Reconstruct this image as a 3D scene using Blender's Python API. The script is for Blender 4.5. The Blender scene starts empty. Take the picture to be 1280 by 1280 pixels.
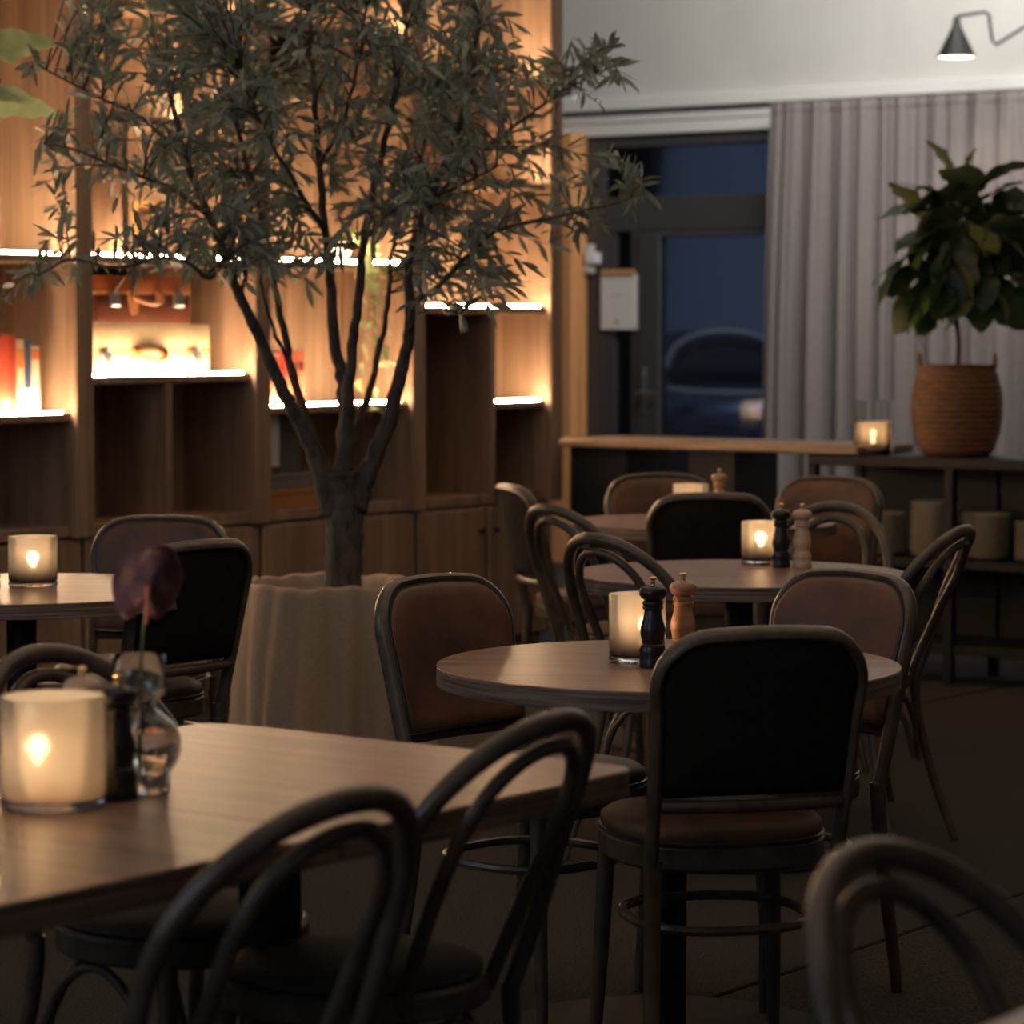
import bpy, math, random
from mathutils import Vector, Matrix
R = math.radians
SC = bpy.context.scene
# ------------------------------------------------------------------ camera, world, lights, exposure
CAMZ = 1.408
cam_d = bpy.data.cameras.new('camera'); cam = bpy.data.objects.new('camera', cam_d)
SC.collection.objects.link(cam); SC.camera = cam
cam.location = (0, 0, CAMZ); cam.rotation_euler = (R(90) - math.atan(232 / 3700), 0, 0)
cam_d.sensor_width = 36; cam_d.sensor_fit = 'HORIZONTAL'; cam_d.lens = 36 * 3700 / 1280
cam_d.dof.use_dof = True; cam_d.dof.focus_distance = 6.3; cam_d.dof.aperture_fstop = 4.8
cam_d.clip_end = 200
SC.view_settings.view_transform = 'Standard'; SC.view_settings.look = 'None'
SC.view_settings.gamma = 1; SC.view_settings.use_curve_mapping = False
SC.view_settings.exposure = 0.12
W = bpy.data.worlds.new('dusk'); SC.world = W; W.use_nodes = True
wb = W.node_tree.nodes['Background']; wb.inputs[0].default_value = (.25, .31, .46, 1); wb.inputs[1].default_value = .15

def area(name, loc, target, sx, sy, power, col):
    l = bpy.data.lights.new(name, 'AREA'); l.shape = 'RECTANGLE'; l.size = sx; l.size_y = sy
    l.energy = power; l.color = col
    o = bpy.data.objects.new(name, l); SC.collection.objects.link(o); o.location = loc
    o.rotation_euler = (Vector(target) - Vector(loc)).to_track_quat('-Z', 'Y').to_euler()
    return o
area('window_light_behind', (-3.6, .6, 2.3), (.2, 6.2, .6), 2.6, 1.6, 26, (.74, .84, 1))
area('window_light_behind', (1.4, -2.4, 2.4), (.5, 7, .6), 2.0, 1.6, 4, (.8, .88, 1))
area('cool_fill_left', (-4.6, 5.0, 2.5), (-.2, 9.0, 1.5), 2.4, 1.6, 17, (.80, .88, 1))  # added cool fill from the left for the tree leaves and chair edges
area('ceiling_fill', (.6, 7.2, 3.45), (.6, 7.2, 0), 4.5, 5.5, 33, (1, .78, .58))  # added soft overhead fill over the round tables, no fixture
area('ceiling_fill', (-.6, 3.6, 3.45), (-.6, 3.6, 0), 3.0, 3.0, 11, (1, .80, .62))  # added soft overhead fill above the front tables
area('ceiling_fill', (2.2, 14.0, 3.9), (2.6, 17.2, 2.4), 3.5, 1.2, 150, (1, .965, .92))  # added wash that brightens the upper far wall
area('ceiling_fill', (1.2, 11.6, 4.0), (1.0, 11.8, 0), 3.0, 3.0, 5, (1, .82, .64))  # added weak overhead fill before the bookcase
l = bpy.data.lights.new('street_fill_light', 'POINT'); l.energy = 420; l.color = (.85, .9, 1); l.shadow_soft_size = .2  # added fill outside, lifts the pale car edges and the ground
o = bpy.data.objects.new('street_fill_light', l); SC.collection.objects.link(o); o.location = (4.2, 25.5, 5.2)

# ------------------------------------------------------------------ mesh helpers
class MB:
    def __init__(s): s.v = []; s.f = []; s.m = []
    def add(s, vs, fs):
        b = len(s.v); s.v += [tuple(v) for v in vs]; s.f += [tuple(i + b for i in f) for f in fs]; return s
    def box(s, x0, x1, y0, y1, z0, z1, c=0.0):
        if c <= 0:
            vs = [(x, y, z) for z in (z0, z1) for y in (y0, y1) for x in (x0, x1)]
            return s.add(vs, [(0, 2, 3, 1), (4, 5, 7, 6), (0, 1, 5, 4), (2, 6, 7, 3), (0, 4, 6, 2), (1, 3, 7, 5)])
        pts = []
        vs = []
        idx = {}
        for ix, X in enumerate((x0, x1)):
            for iy, Y in enumerate((y0, y1)):
                for iz, Z in enumerate((z0, z1)):
                    dx, dy, dz = (c if ix == 0 else -c), (c if iy == 0 else -c), (c if iz == 0 else -c)
                    idx[ix, iy, iz] = len(vs)
                    vs += [(X, Y + dy, Z + dz), (X + dx, Y, Z + dz), (X + dx, Y + dy, Z)]
        I = lambda a, b, c_, k: idx[a, b, c_] + k
        fs = []
        for a in (0, 1):
            q = [I(a, 0, 0, 0), I(a, 0, 1, 0), I(a, 1, 1, 0), I(a, 1, 0, 0)]; fs.append(q if a == 0 else q[::-1])
            q = [I(0, a, 0, 1), I(1, a, 0, 1), I(1, a, 1, 1), I(0, a, 1, 1)]; fs.append(q if a == 0 else q[::-1])
            q = [I(0, 0, a, 2), I(0, 1, a, 2), I(1, 1, a, 2), I(1, 0, a, 2)]; fs.append(q if a == 0 else q[::-1])
            for b in (0, 1):
                fs.append([I(a, b, 0, 0), I(a, b, 1, 0), I(a, b, 1, 1), I(a, b, 0, 1)])
                fs.append([I(a, 0, b, 0), I(a, 1, b, 0), I(a, 1, b, 2), I(a, 0, b, 2)])
                fs.append([I(0, a, b, 1), I(1, a, b, 1), I(1, a, b, 2), I(0, a, b, 2)])
                for d in (0, 1): fs.append([I(a, b, d, 0), I(a, b, d, 1), I(a, b, d, 2)])
        return s.add(vs, fs)
    def tube(s, path, rad, seg=10, closed=False, flat=1.0):
        P = [Vector(p) for p in path]; n = len(P)
        if not isinstance(rad, (list, tuple)): rad = [rad] * n
        T = []
        for i in range(n):
            a = P[(i - 1) % n] if closed or i else P[i]; b = P[(i + 1) % n] if closed or i < n - 1 else P[i]
            T.append((b - a).normalized())
        up = Vector((0, 0, 1)) if abs(T[0].z) < .9 else Vector((0, 1, 0))
        N = (up - T[0] * up.dot(T[0])).normalized(); vs = []
        for i in range(n):
            N = (N - T[i] * N.dot(T[i])).normalized(); B = T[i].cross(N)
            for k in range(seg):
                a = 2 * math.pi * k / seg
                vs.append(P[i] + N * math.cos(a) * rad[i] + B * math.sin(a) * rad[i] * flat)
        fs = []
        for i in range(n if closed else n - 1):
            j = (i + 1) % n
            for k in range(seg):
                l = (k + 1) % seg; fs.append((i * seg + k, i * seg + l, j * seg + l, j * seg + k))
        if not closed:
            fs.append(tuple(range(seg))[::-1]); fs.append(tuple((n - 1) * seg + k for k in range(seg)))
        return s.add(vs, fs)
    def lathe(s, prof, seg=24, cx=0, cy=0, sx=1, sy=1, off=None):
        vs = []; n = len(prof)
        for i, (r, z) in enumerate(prof):
            ox = off[i] if off else 0
            for k in range(seg):
                a = 2 * math.pi * k / seg; vs.append((cx + ox + r * math.cos(a) * sx, cy + r * math.sin(a) * sy, z))
        fs = []
        for i in range(n - 1):
            for k in range(seg):
                l = (k + 1) % seg; fs.append((i * seg + k, i * seg + l, (i + 1) * seg + l, (i + 1) * seg + k))
        if prof[0][0] > 1e-6: fs.append(tuple(range(seg))[::-1])
        if prof[-1][0] > 1e-6: fs.append(tuple((n - 1) * seg + k for k in range(seg)))
        return s.add(vs, fs)
    def prism(s, outline, z0, z1, c=0.0):
        # outline CCW in xy; small chamfer at top and bottom
        n = len(outline); cx = sum(p[0] for p in outline) / n; cy = sum(p[1] for p in outline) / n
        def inset(d):
            out = []
            for x, y in outline:
                l = math.hypot(x - cx, y - cy) or 1; out.append((x - (x - cx) / l * d, y - (y - cy) / l * d))
            return out
        rings = [(inset(c), z0), (outline, z0 + c), (outline, z1 - c), (inset(c), z1)] if c else [(outline, z0), (outline, z1)]
        vs = [(x, y, z) for o, z in rings for x, y in o]; fs = []
        for i in range(len(rings) - 1):
            for k in range(n):
                l = (k + 1) % n; fs.append((i * n + k, i * n + l, (i + 1) * n + l, (i + 1) * n + k))
        fs.append(tuple(range(n))[::-1]); fs.append(tuple((len(rings) - 1) * n + k for k in range(n)))
        return s.add(vs, fs)
    def build(s, name, mat, parent=None, smooth=True, loc=None, angle=40):
        me = bpy.data.meshes.new(name); me.from_pydata(s.v, [], s.f); me.update()
        o = bpy.data.objects.new(name, me); SC.collection.objects.link(o)
        me.materials.append(mat)
        if smooth:
            me.polygons.foreach_set('use_smooth', [True] * len(me.polygons))
            try: me.set_sharp_from_angle(angle=R(angle))
            except Exception: pass
        if parent: o.parent = parent
        if loc: o.location = loc
        return o

def tag(o, label=None, cat=None, group=None, kind=None):
    if label: o['label'] = label
    if cat: o['category'] = cat
    if group: o['group'] = group
    if kind: o['kind'] = kind
    return o
def empty(name, loc=(0, 0, 0), rz=0, label=None, cat=None, group=None, kind=None):
    o = bpy.data.objects.new(name, None); SC.collection.objects.link(o)
    o.empty_display_size = .1; o.location = loc; o.rotation_euler = (0, 0, rz)
    return tag(o, label, cat, group, kind)
def kids(o): return [c for c in o.children]
def copy_tree(o, parent=None):
    c = o.copy(); SC.collection.objects.link(c)
    if parent: c.parent = parent
    for ch in kids(o): copy_tree(ch, c)
    return c
def smooth_path(pts, n=8, closed=False):
    P = [Vector(p) for p in pts]; out = []; m = len(P)
    for i in range(m if closed else m - 1):
        p0 = P[(i - 1) % m] if closed or i > 0 else P[0] * 2 - P[1]
        p1 = P[i]; p2 = P[(i + 1) % m]
        p3 = P[(i + 2) % m] if closed or i < m - 2 else P[-1] * 2 - P[-2]
        for k in range(n):
            t = k / n
            out.append(.5 * ((2 * p1) + (p2 - p0) * t + (2 * p0 - 5 * p1 + 4 * p2 - p3) * t * t + (3 * p1 - p0 - 3 * p2 + p3) * t ** 3))
    if not closed: out.append(P[-1])
    return out
def lerp(a, b, t): return a + (b - a) * t

# ------------------------------------------------------------------ materials
def mat(name, col=(.5, .5, .5), rough=.5, metal=0, spec=.5, **kw):
    m = bpy.data.materials.new(name); m.use_nodes = True
    b = m.node_tree.nodes['Principled BSDF']
    b.inputs['Base Color'].default_value = (*col, 1); b.inputs['Roughness'].default_value = rough
    b.inputs['Metallic'].default_value = metal; b.inputs['Specular IOR Level'].default_value = spec
    for k, v in kw.items(): b.inputs[k.replace('_', ' ')].default_value = v
    return m
def noise_mat(name, c1, c2, scale=(1, 1, 1), nscale=5, rough=.5, detail=6, bump=0.0, bscale=None, rnd=True, lo=.35, hi=.65, spec=.5, rough2=None, bdist=.002, third=None, **kw):
    m = mat(name, c1, rough, spec=spec, **kw); nt = m.node_tree; N = nt.nodes; L = nt.links; b = N['Principled BSDF']
    tc = N.new('ShaderNodeTexCoord'); mp = N.new('ShaderNodeMapping'); mp.inputs['Scale'].default_value = scale
    L.new(tc.outputs['Object'], mp.inputs['Vector'])
    src = mp.outputs['Vector']
    if rnd:
        oi = N.new('ShaderNodeObjectInfo'); mm = N.new('ShaderNodeMath'); mm.operation = 'MULTIPLY'; mm.inputs[1].default_value = 37
        L.new(oi.outputs['Random'], mm.inputs[0]); va = N.new('ShaderNodeVectorMath'); va.operation = 'ADD'
        L.new(src, va.inputs[0]); L.new(mm.outputs[0], va.inputs[1]); src = va.outputs[0]
    no = N.new('ShaderNodeTexNoise'); no.inputs['Scale'].default_value = nscale; no.inputs['Detail'].default_value = detail
    no.inputs['Roughness'].default_value = .6
    L.new(src, no.inputs['Vector'])
    cr = N.new('ShaderNodeValToRGB'); cr.color_ramp.elements[0].position = lo; cr.color_ramp.elements[1].position = hi
    cr.color_ramp.elements[0].color = (*c1, 1); cr.color_ramp.elements[1].color = (*c2, 1)
    if third:
        e = cr.color_ramp.elements.new((lo + hi) / 2); e.color = (*third, 1)
    L.new(no.outputs['Fac'], cr.inputs[0]); L.new(cr.outputs[0], b.inputs['Base Color'])
    if rough2 is not None:
        mr = N.new('ShaderNodeMapRange'); mr.inputs[3].default_value = rough; mr.inputs[4].default_value = rough2
        L.new(no.outputs['Fac'], mr.inputs[0]); L.new(mr.outputs[0], b.inputs['Roughness'])
    if bump:
        bn = no
        if bscale:
            bn = N.new('ShaderNodeTexNoise'); bn.inputs['Scale'].default_value = bscale; bn.inputs['Detail'].default_value = 4
            L.new(tc.outputs['Object'], bn.inputs['Vector'])
        bp_ = N.new('ShaderNodeBump'); bp_.inputs['Strength'].default_value = bump; bp_.inputs['Distance'].default_value = bdist
        L.new(bn.outputs['Fac'], bp_.inputs['Height']); L.new(bp_.outputs[0], b.inputs['Normal'])
    return m
M = {}
M['case_wood'] = noise_mat('oak_veneer_vertical', (.21, .128, .082), (.42, .275, .185), (14, 14, .7), 1.6, .5, 8, .15, lo=.3, hi=.7, third=(.31, .20, .13))
M['table_wood'] = noise_mat('table_laminate', (.145, .082, .055), (.37, .225, .152), (.9, 16, 16), 2.0, .27, 8, .05, lo=.3, hi=.72, third=(.265, .155, .104), rough2=.38)
M['edge_wood'] = noise_mat('layered_edge', (.075, .048, .034), (.27, .185, .135), (1.5, 1.5, 75), 2.5, .42, 5, .3, lo=.38, hi=.64)
M['bar_wood'] = noise_mat('bar_oak', (.26, .16, .10), (.38, .25, .16), (2, 20, 20), 2, .42, 6)
M['post_wood'] = noise_mat('orange_pine', (.55, .25, .09), (.75, .36, .14), (10, 10, 1), 2, .5, 6)
M['bentwood'] = noise_mat('smoked_bentwood', (.060, .043, .028), (.115, .082, .054), (3, 3, 3), 6, .26, 5, .08, bscale=60, rough2=.45, bdist=.001)
M['leather'] = noise_mat('worn_brown_leather', (.050, .026, .014), (.17, .074, .036), (1, 1, 1), 7, .50, 8, .25, bscale=120, rough2=.66, lo=.3, hi=.72, bdist=.001)
M['dark_leather'] = noise_mat('dark_leather', (.018, .014, .013), (.045, .030, .024), (1, 1, 1), 8, .38, 6, .25, bscale=120, bdist=.001)
M['black_cloth'] = noise_mat('black_backing_cloth', (.018, .0155, .013), (.026, .022, .018), (1, 1, 1), 60, .95, 3, .2, spec=.08)
M['seat_cloth'] = noise_mat('ribbed_seat_cloth', (.05, .04, .034), (.095, .078, .064), (1, 1, 1), 220, .85, 3, .5, spec=.2)
M['black_metal'] = mat('black_metal', (.007, .007, .0075), .5, spec=.35)
M['carpet'] = noise_mat('dark_carpet', (.016, .0145, .0135), (.085, .074, .066), (1, 1, 1), 190, .95, 6, .9, rnd=True, lo=.34, hi=.70, spec=.1, bdist=.006)
M['carpet_seam'] = mat('carpet_seam', (.003, .003, .003), .95)
M['wall'] = noise_mat('grey_plaster', (.46, .45, .425), (.49, .48, .455), (1, 1, 1), 3, .85, 5, .1, bscale=120, spec=.2)
M['white_trim'] = mat('white_painted_trim', (.60, .59, .57), .5)
M['ceiling'] = mat('ceiling_paint', (.45, .43, .40), .9)
M['frame_grey'] = mat('anthracite_frame', (.045, .043, .045), .5)
M['curtain'] = noise_mat('mauve_grey_linen', (.175, .155, .152), (.222, .197, .192), (1, 1, 1), 90, .9, 4, .2, spec=.1)
M['brass'] = mat('brass', (.75, .55, .30), .25, 1)
M['steel'] = mat('brushed_steel', (.6, .6, .6), .3, 1)
M['black_wood'] = noise_mat('black_turned_wood', (.008, .007, .007), (.014, .012, .011), (1, 1, 1), 20, .33, 3)
M['pale_wood'] = noise_mat('pale_beech', (.50, .33, .21), (.60, .42, .28), (2, 2, 12), 6, .38, 4)
M['mid_wood'] = noise_mat('reddish_beech', (.38, .19, .11), (.50, .27, .16), (2, 2, 12), 6, .32, 4)
M['wick'] = mat('wick', (.02, .02, .02), .9)
M['bark'] = noise_mat('grey_brown_bark', (.035, .031, .027), (.13, .11, .09), (5, 5, 1.4), 9, .85, 8, .9, lo=.3, hi=.7, bdist=.012, rnd=False, spec=.2)
M['soil'] = noise_mat('soil', (.02, .013, .009), (.05, .035, .024), (1, 1, 1), 60, .95, 6, .8)
M['sackcloth'] = noise_mat('natural_linen_sacking', (.40, .30, .22), (.48, .37, .28), (160, 160, 160), 1.0, .92, 3, .3, spec=.1, rnd=False)
M['wicker'] = noise_mat('woven_wicker', (.11, .045, .02), (.26, .12, .055), (1, 1, 6), 22, .6, 5, .8, bdist=.01)
M['ceramic'] = mat('cream_stoneware', (.62, .57, .48), .35)
M['gold_wood'] = mat('gilt_wood', (.50, .28, .09), .35)
M['paper'] = mat('white_paper', (.62, .60, .58), .7)
M['clip_wood'] = mat('clip_wood', (.52, .27, .12), .5)
M['red_print'] = mat('red_print', (.55, .12, .07), .7)
M['grey_print'] = mat('grey_print', (.30, .29, .28), .7)
M['white_plastic'] = mat('white_plastic', (.65, .66, .70), .4)
M['car_paint'] = mat('dark_blue_car_paint', (.03, .04, .08), .25, .2, Coat_Weight=.6)
M['car_glass'] = mat('car_glass', (.01, .012, .018), .08)
M['asphalt'] = noise_mat('asphalt', (.03, .03, .033), (.05, .05, .052), (1, 1, 1), 40, .9, 5)
M['rubber'] = mat('rubber', (.01, .01, .01), .8)
M['pot_white'] = mat('white_pot', (.5, .48, .45), .5)

def leafmat(name, c1, c2, trans, under=None, rough=.45):
    m = noise_mat(name, c1, c2, (1, 1, 1), 14, rough, 3, lo=.35, hi=.65)
    nt = m.node_tree; N = nt.nodes; L = nt.links; b = N['Principled BSDF']; out = N['Material Output']
    cr = [n for n in N if n.type == 'VALTORGB'][0]; src = cr.outputs[0]
    if under:
        g = N.new('ShaderNodeNewGeometry'); mx = N.new('ShaderNodeMix'); mx.data_type = 'RGBA'
        L.new(g.outputs['Backfacing'], mx.inputs[0]); L.new(src, mx.inputs[6]); mx.inputs[7].default_value = (*under, 1)
        src = mx.outputs[2]; L.new(src, b.inputs['Base Color'])
    t = N.new('ShaderNodeBsdfTranslucent'); L.new(src, t.inputs[0]); ms = N.new('ShaderNodeMixShader'); ms.inputs[0].default_value = trans
    L.new(b.outputs[0], ms.inputs[1]); L.new(t.outputs[0], ms.inputs[2]); L.new(ms.outputs[0], out.inputs[0])
    return m
M['olive_leaf'] = leafmat('olive_leaf', (.10, .128, .100), (.21, .25, .195), .16, (.28, .31, .25))
M['fig_leaf'] = leafmat('fig_leaf', (.025, .050, .014), (.055, .095, .028), .2, (.10, .13, .06), .35)
M['fig_leaf_young'] = leafmat('young_fig_leaf', (.16, .19, .05), (.22, .25, .07), .3, None, .4)
M['pothos'] = leafmat('pothos_leaf', (.34, .42, .20), (.48, .54, .28), .35, None, .4)
M['petal'] = noise_mat('purple_spathe', (.045, .016, .026), (.12, .045, .062), (1, 1, 1), 30, .55, 4, .5, bscale=120, bdist=.002)
M['stem_green'] = mat('green_stem', (.12, .13, .05), .5)
M['stem_pink'] = mat('reddish_stem', (.35, .10, .09), .5)

def emit(name, col, s):
    m = bpy.data.materials.new(name); m.use_nodes = True; nt = m.node_tree; nt.nodes.clear()
    e = nt.nodes.new('ShaderNodeEmission'); e.inputs[0].default_value = (*col, 1); e.inputs[1].default_value = s
    o = nt.nodes.new('ShaderNodeOutputMaterial'); nt.links.new(e.outputs[0], o.inputs[0]); return m
M['led'] = emit('led_strip', (1, .70, .42), 205)
M['bulb'] = emit('lamp_bulb', (1, .82, .55), 7)
M['flame'] = emit('flame', (1, .74, .42), 90)
def glass(name, col, rough=0.0, ior=1.45):
    m = mat(name, col, rough); m.node_tree.nodes['Principled BSDF'].inputs['Transmission Weight'].default_value = 1
    m.node_tree.nodes['Principled BSDF'].inputs['IOR'].default_value = ior; return m
M['clear_glass'] = glass('clear_glass', (.97, .98, .97))
M['water'] = glass('water', (.95, .97, .96), 0, 1.33)
def pane_mat():
    m = bpy.data.materials.new('window_pane'); m.use_nodes = True; nt = m.node_tree; N = nt.nodes; N.clear(); L = nt.links
    t = N.new('ShaderNodeBsdfTransparent'); t.inputs[0].default_value = (.75, .82, .92, 1)
    g = N.new('ShaderNodeBsdfGlossy'); g.inputs['Roughness'].default_value = .03
    f = N.new('ShaderNodeFresnel'); f.inputs[0].default_value = 1.8; ms = N.new('ShaderNodeMixShader'); o = N.new('ShaderNodeOutputMaterial')
    L.new(f.outputs[0], ms.inputs[0]); L.new(t.outputs[0], ms.inputs[1]); L.new(g.outputs[0], ms.inputs[2]); L.new(ms.outputs[0], o.inputs[0])
    return m
M['pane'] = pane_mat()
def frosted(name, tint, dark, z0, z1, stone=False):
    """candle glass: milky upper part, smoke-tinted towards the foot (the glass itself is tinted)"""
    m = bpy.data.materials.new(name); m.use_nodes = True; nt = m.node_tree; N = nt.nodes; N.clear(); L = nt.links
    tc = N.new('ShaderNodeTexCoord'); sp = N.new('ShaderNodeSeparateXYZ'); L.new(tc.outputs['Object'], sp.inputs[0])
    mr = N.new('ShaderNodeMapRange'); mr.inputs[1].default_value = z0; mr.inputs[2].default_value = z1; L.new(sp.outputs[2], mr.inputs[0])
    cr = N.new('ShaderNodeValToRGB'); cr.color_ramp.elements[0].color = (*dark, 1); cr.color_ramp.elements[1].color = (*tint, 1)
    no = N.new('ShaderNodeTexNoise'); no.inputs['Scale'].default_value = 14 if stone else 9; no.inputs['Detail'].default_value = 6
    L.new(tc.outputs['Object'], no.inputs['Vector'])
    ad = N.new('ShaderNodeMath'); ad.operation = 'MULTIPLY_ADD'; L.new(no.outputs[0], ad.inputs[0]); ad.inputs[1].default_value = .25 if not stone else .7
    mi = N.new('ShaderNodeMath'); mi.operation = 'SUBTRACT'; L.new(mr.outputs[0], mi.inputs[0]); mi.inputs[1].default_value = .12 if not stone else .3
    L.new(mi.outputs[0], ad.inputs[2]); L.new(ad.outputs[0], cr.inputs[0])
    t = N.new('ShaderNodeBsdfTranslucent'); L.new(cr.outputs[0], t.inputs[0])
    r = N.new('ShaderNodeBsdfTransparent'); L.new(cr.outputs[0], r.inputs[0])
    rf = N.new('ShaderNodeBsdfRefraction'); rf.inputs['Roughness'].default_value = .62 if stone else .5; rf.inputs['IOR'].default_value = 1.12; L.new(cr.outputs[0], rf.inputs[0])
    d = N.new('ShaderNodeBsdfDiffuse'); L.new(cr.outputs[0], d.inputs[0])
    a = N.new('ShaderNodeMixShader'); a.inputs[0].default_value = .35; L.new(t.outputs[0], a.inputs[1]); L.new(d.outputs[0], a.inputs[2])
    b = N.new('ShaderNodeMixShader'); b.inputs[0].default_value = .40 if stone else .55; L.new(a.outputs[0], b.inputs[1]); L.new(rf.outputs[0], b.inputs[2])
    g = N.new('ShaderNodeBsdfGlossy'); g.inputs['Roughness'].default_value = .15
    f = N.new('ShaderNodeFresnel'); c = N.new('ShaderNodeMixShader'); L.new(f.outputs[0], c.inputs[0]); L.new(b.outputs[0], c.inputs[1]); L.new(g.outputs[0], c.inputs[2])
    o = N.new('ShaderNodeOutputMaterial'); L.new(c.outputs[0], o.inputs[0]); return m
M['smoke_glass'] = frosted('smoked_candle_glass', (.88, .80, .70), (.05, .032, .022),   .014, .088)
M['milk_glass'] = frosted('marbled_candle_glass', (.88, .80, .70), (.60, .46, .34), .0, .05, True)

# ------------------------------------------------------------------ frames of reference
UA, VA = R(-36.5), R(53.5)           # the two directions of the building
U = Vector((math.cos(UA), math.sin(UA), 0)); V = Vector((math.cos(VA), math.sin(VA), 0))
BK = (-.41, 12.06, 0)                # bookcase: local x along it, y into it
WL = (.75, 17.4, 0)                  # far wall: local x along it, y outwards

# ------------------------------------------------------------------ setting
floor = empty('floor', (0, 0, 0), VA, kind='structure')
SEAM = (0.393 * -math.sin(VA) + 6.108 * math.cos(VA))       # local y of the seam seen in the photo
b = MB(); b.box(-8, 14.45, -7, 16, -.12, -.03); b.build('subfloor', M['carpet_seam'], floor, False)
k = 0
y = SEAM - 2.0 * 5
while y < 14:
    MB().box(-7, 14.44, y + .006, y + 1.994, -.03, 0, .004).build('carpet_strip', M['carpet'], floor, False); y += 2.0
ceil = MB().box(-7, 14.6, -3.5, 15, 4.2, 4.35).build('ceiling', M['ceiling'], None, False); tag(ceil, kind='structure'); ceil.rotation_euler = (0, 0, VA)

wall = empty('wall_far', WL, UA, kind='structure')
for (x0, x1, z0, z1) in ((-5, -.62, 0, 4.2), (-.62, 1.0, 2.66, 4.2), (1.0, 1.6, 0, 4.2), (1.6, 3.4, 2.5, 4.2), (3.4, 13, 0, 4.2), (1.6, 3.4, 0, .5)):
    MB().box(x0, x1, 0, .25, z0, z1).build('plaster', M['wall'], wall, False)
wl = MB().box(-8, 9.6, -.2, 0, 0, 4.2).build('wall_left', M['wall'], None, False); tag(wl, kind='structure')
# left wall runs along V from the far wall's left end
wl.location = Vector(WL) + U * -5.0 - V * 9.4; wl.rotation_euler = (0, 0, VA)
wr = MB().box(-8, 9.6, 0, .2, 0, 4.2).build('wall_right', M['wall'], None, False); tag(wr, kind='structure')
wr.rotation_euler = (0, 0, VA + math.pi); wr.location = Vector(WL) + U * 13.0 - V * 8.2
# curtain rail / picture ledge and white casing
tr = empty('trim_1', WL, UA, kind='structure')
MB().box(-5, 13, -.075, 0, 2.668, 2.745, .006).build('rail', M['white_trim'], tr, False)
MB().box(-5, 13, -.050, -.0, 2.652, 2.668).build('shadow_strip', M['frame_grey'], tr, False)  # dark strip standing in for the shade under the rail
t2 = empty('trim_2', WL, UA, kind='structure')
MB().box(-.62, 1.0, -.03, .02, 2.60, 2.652, .004).build('casing_top', M['white_trim'], t2, False)
MB().box(-.62, 1.0, -.018, .02, 2.525, 2.60, .004).build('casing_top', M['white_trim'], t2, False)
MB().box(.955, 1.01, -.03, .02, 0, 2.60, .004).build('casing_side', M['white_trim'], t2, False)
MB().box(-.66, -.58, -.03, .02, 0, 2.60, .004).build('casing_side', M['frame_grey'], t2, False)

# glazed door with sidelight and transom
dr = empty('door_1', WL, UA, kind='structure')
fm = MB()
fm.box(-.58, -.275, .02, .12, 0, 2.53); fm.box(.925, .96, .02, .12, 0, 2.53)
fm.box(-.275, .925, .02, .12, 2.455, 2.53, .006); fm.box(-.275, .925, .02, .12, 1.965, 2.165, .006)
fm.box(-.275, -.195, .02, .12, 0, 1.965); fm.box(-.075, -.02, .02, .12, 0, 1.965); fm.box(-.195, -.075, .02, .12, 0, .2)
fm.build('door_frame', M['frame_grey'], dr, False)
lf = MB()
lf.box(-.015, .135, .0, .075, .02, 1.96, .006); lf.box(.915, .955, .0, .075, .02, 1.96, .006)
lf.box(.135, .915, .0, .075, 1.925, 1.96, .004); lf.box(.135, .915, .0, .075, .02, .30, .004)
lf = lf.build('door_leaf', M['frame_grey'], dr, False)
MB().box(-.275, .925, .06, .068, 2.165, 2.455).build('pane', M['pane'], dr, False)
MB().box(-.195, -.075, .06, .068, .2, 1.965).build('pane', M['pane'], dr, False)
MB().box(.135, .915, .03, .038, .30, 1.925).build('pane', M['pane'], dr, False)
hd = MB(); hd.box(.012, .048, -.012, 0, .90, 1.17, .004)
hd.tube([(.03, -.012, 1.02), (.03, -.055, 1.02)], .011, 10); hd.tube([(.03, -.055, 1.02), (.06, -.06, 1.02), (.15, -.06, 1.02)], .010, 10)
hd.tube([(.03, -.010, 1.12), (.03, -.022, 1.12)], .014, 12)
hd.build('door_handle', M['steel'], dr)
post = MB().box(-.565, -.39, -.14, .018, 0, 2.545, .006).build('trim_3', M['post_wood'], None, False); tag(post, kind='structure')
post.location = WL; post.rotation_euler = (0, 0, UA)
# window behind the curtain (wall opening is filled)
wn = empty('window_1', WL, UA, kind='structure')
MB().box(1.6, 3.4, .1, .11, .5, 2.5).build('pane', M['pane'], wn, False)
w_ = MB(); w_.box(1.6, 1.68, .02, .15, .5, 2.5); w_.box(3.32, 3.4, .02, .15, .5, 2.5); w_.box(1.6, 3.4, .02, .15, .5, .58); w_.box(1.6, 3.4, .02, .15, 2.42, 2.5); w_.box(2.46, 2.54, .02, .15, .5, 2.5)
w_.build('window_frame', M['frame_grey'], wn, False)

def on_wall(s, y, z): return Vector(WL) + U * s + V * y + Vector((0, 0, z))

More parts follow.
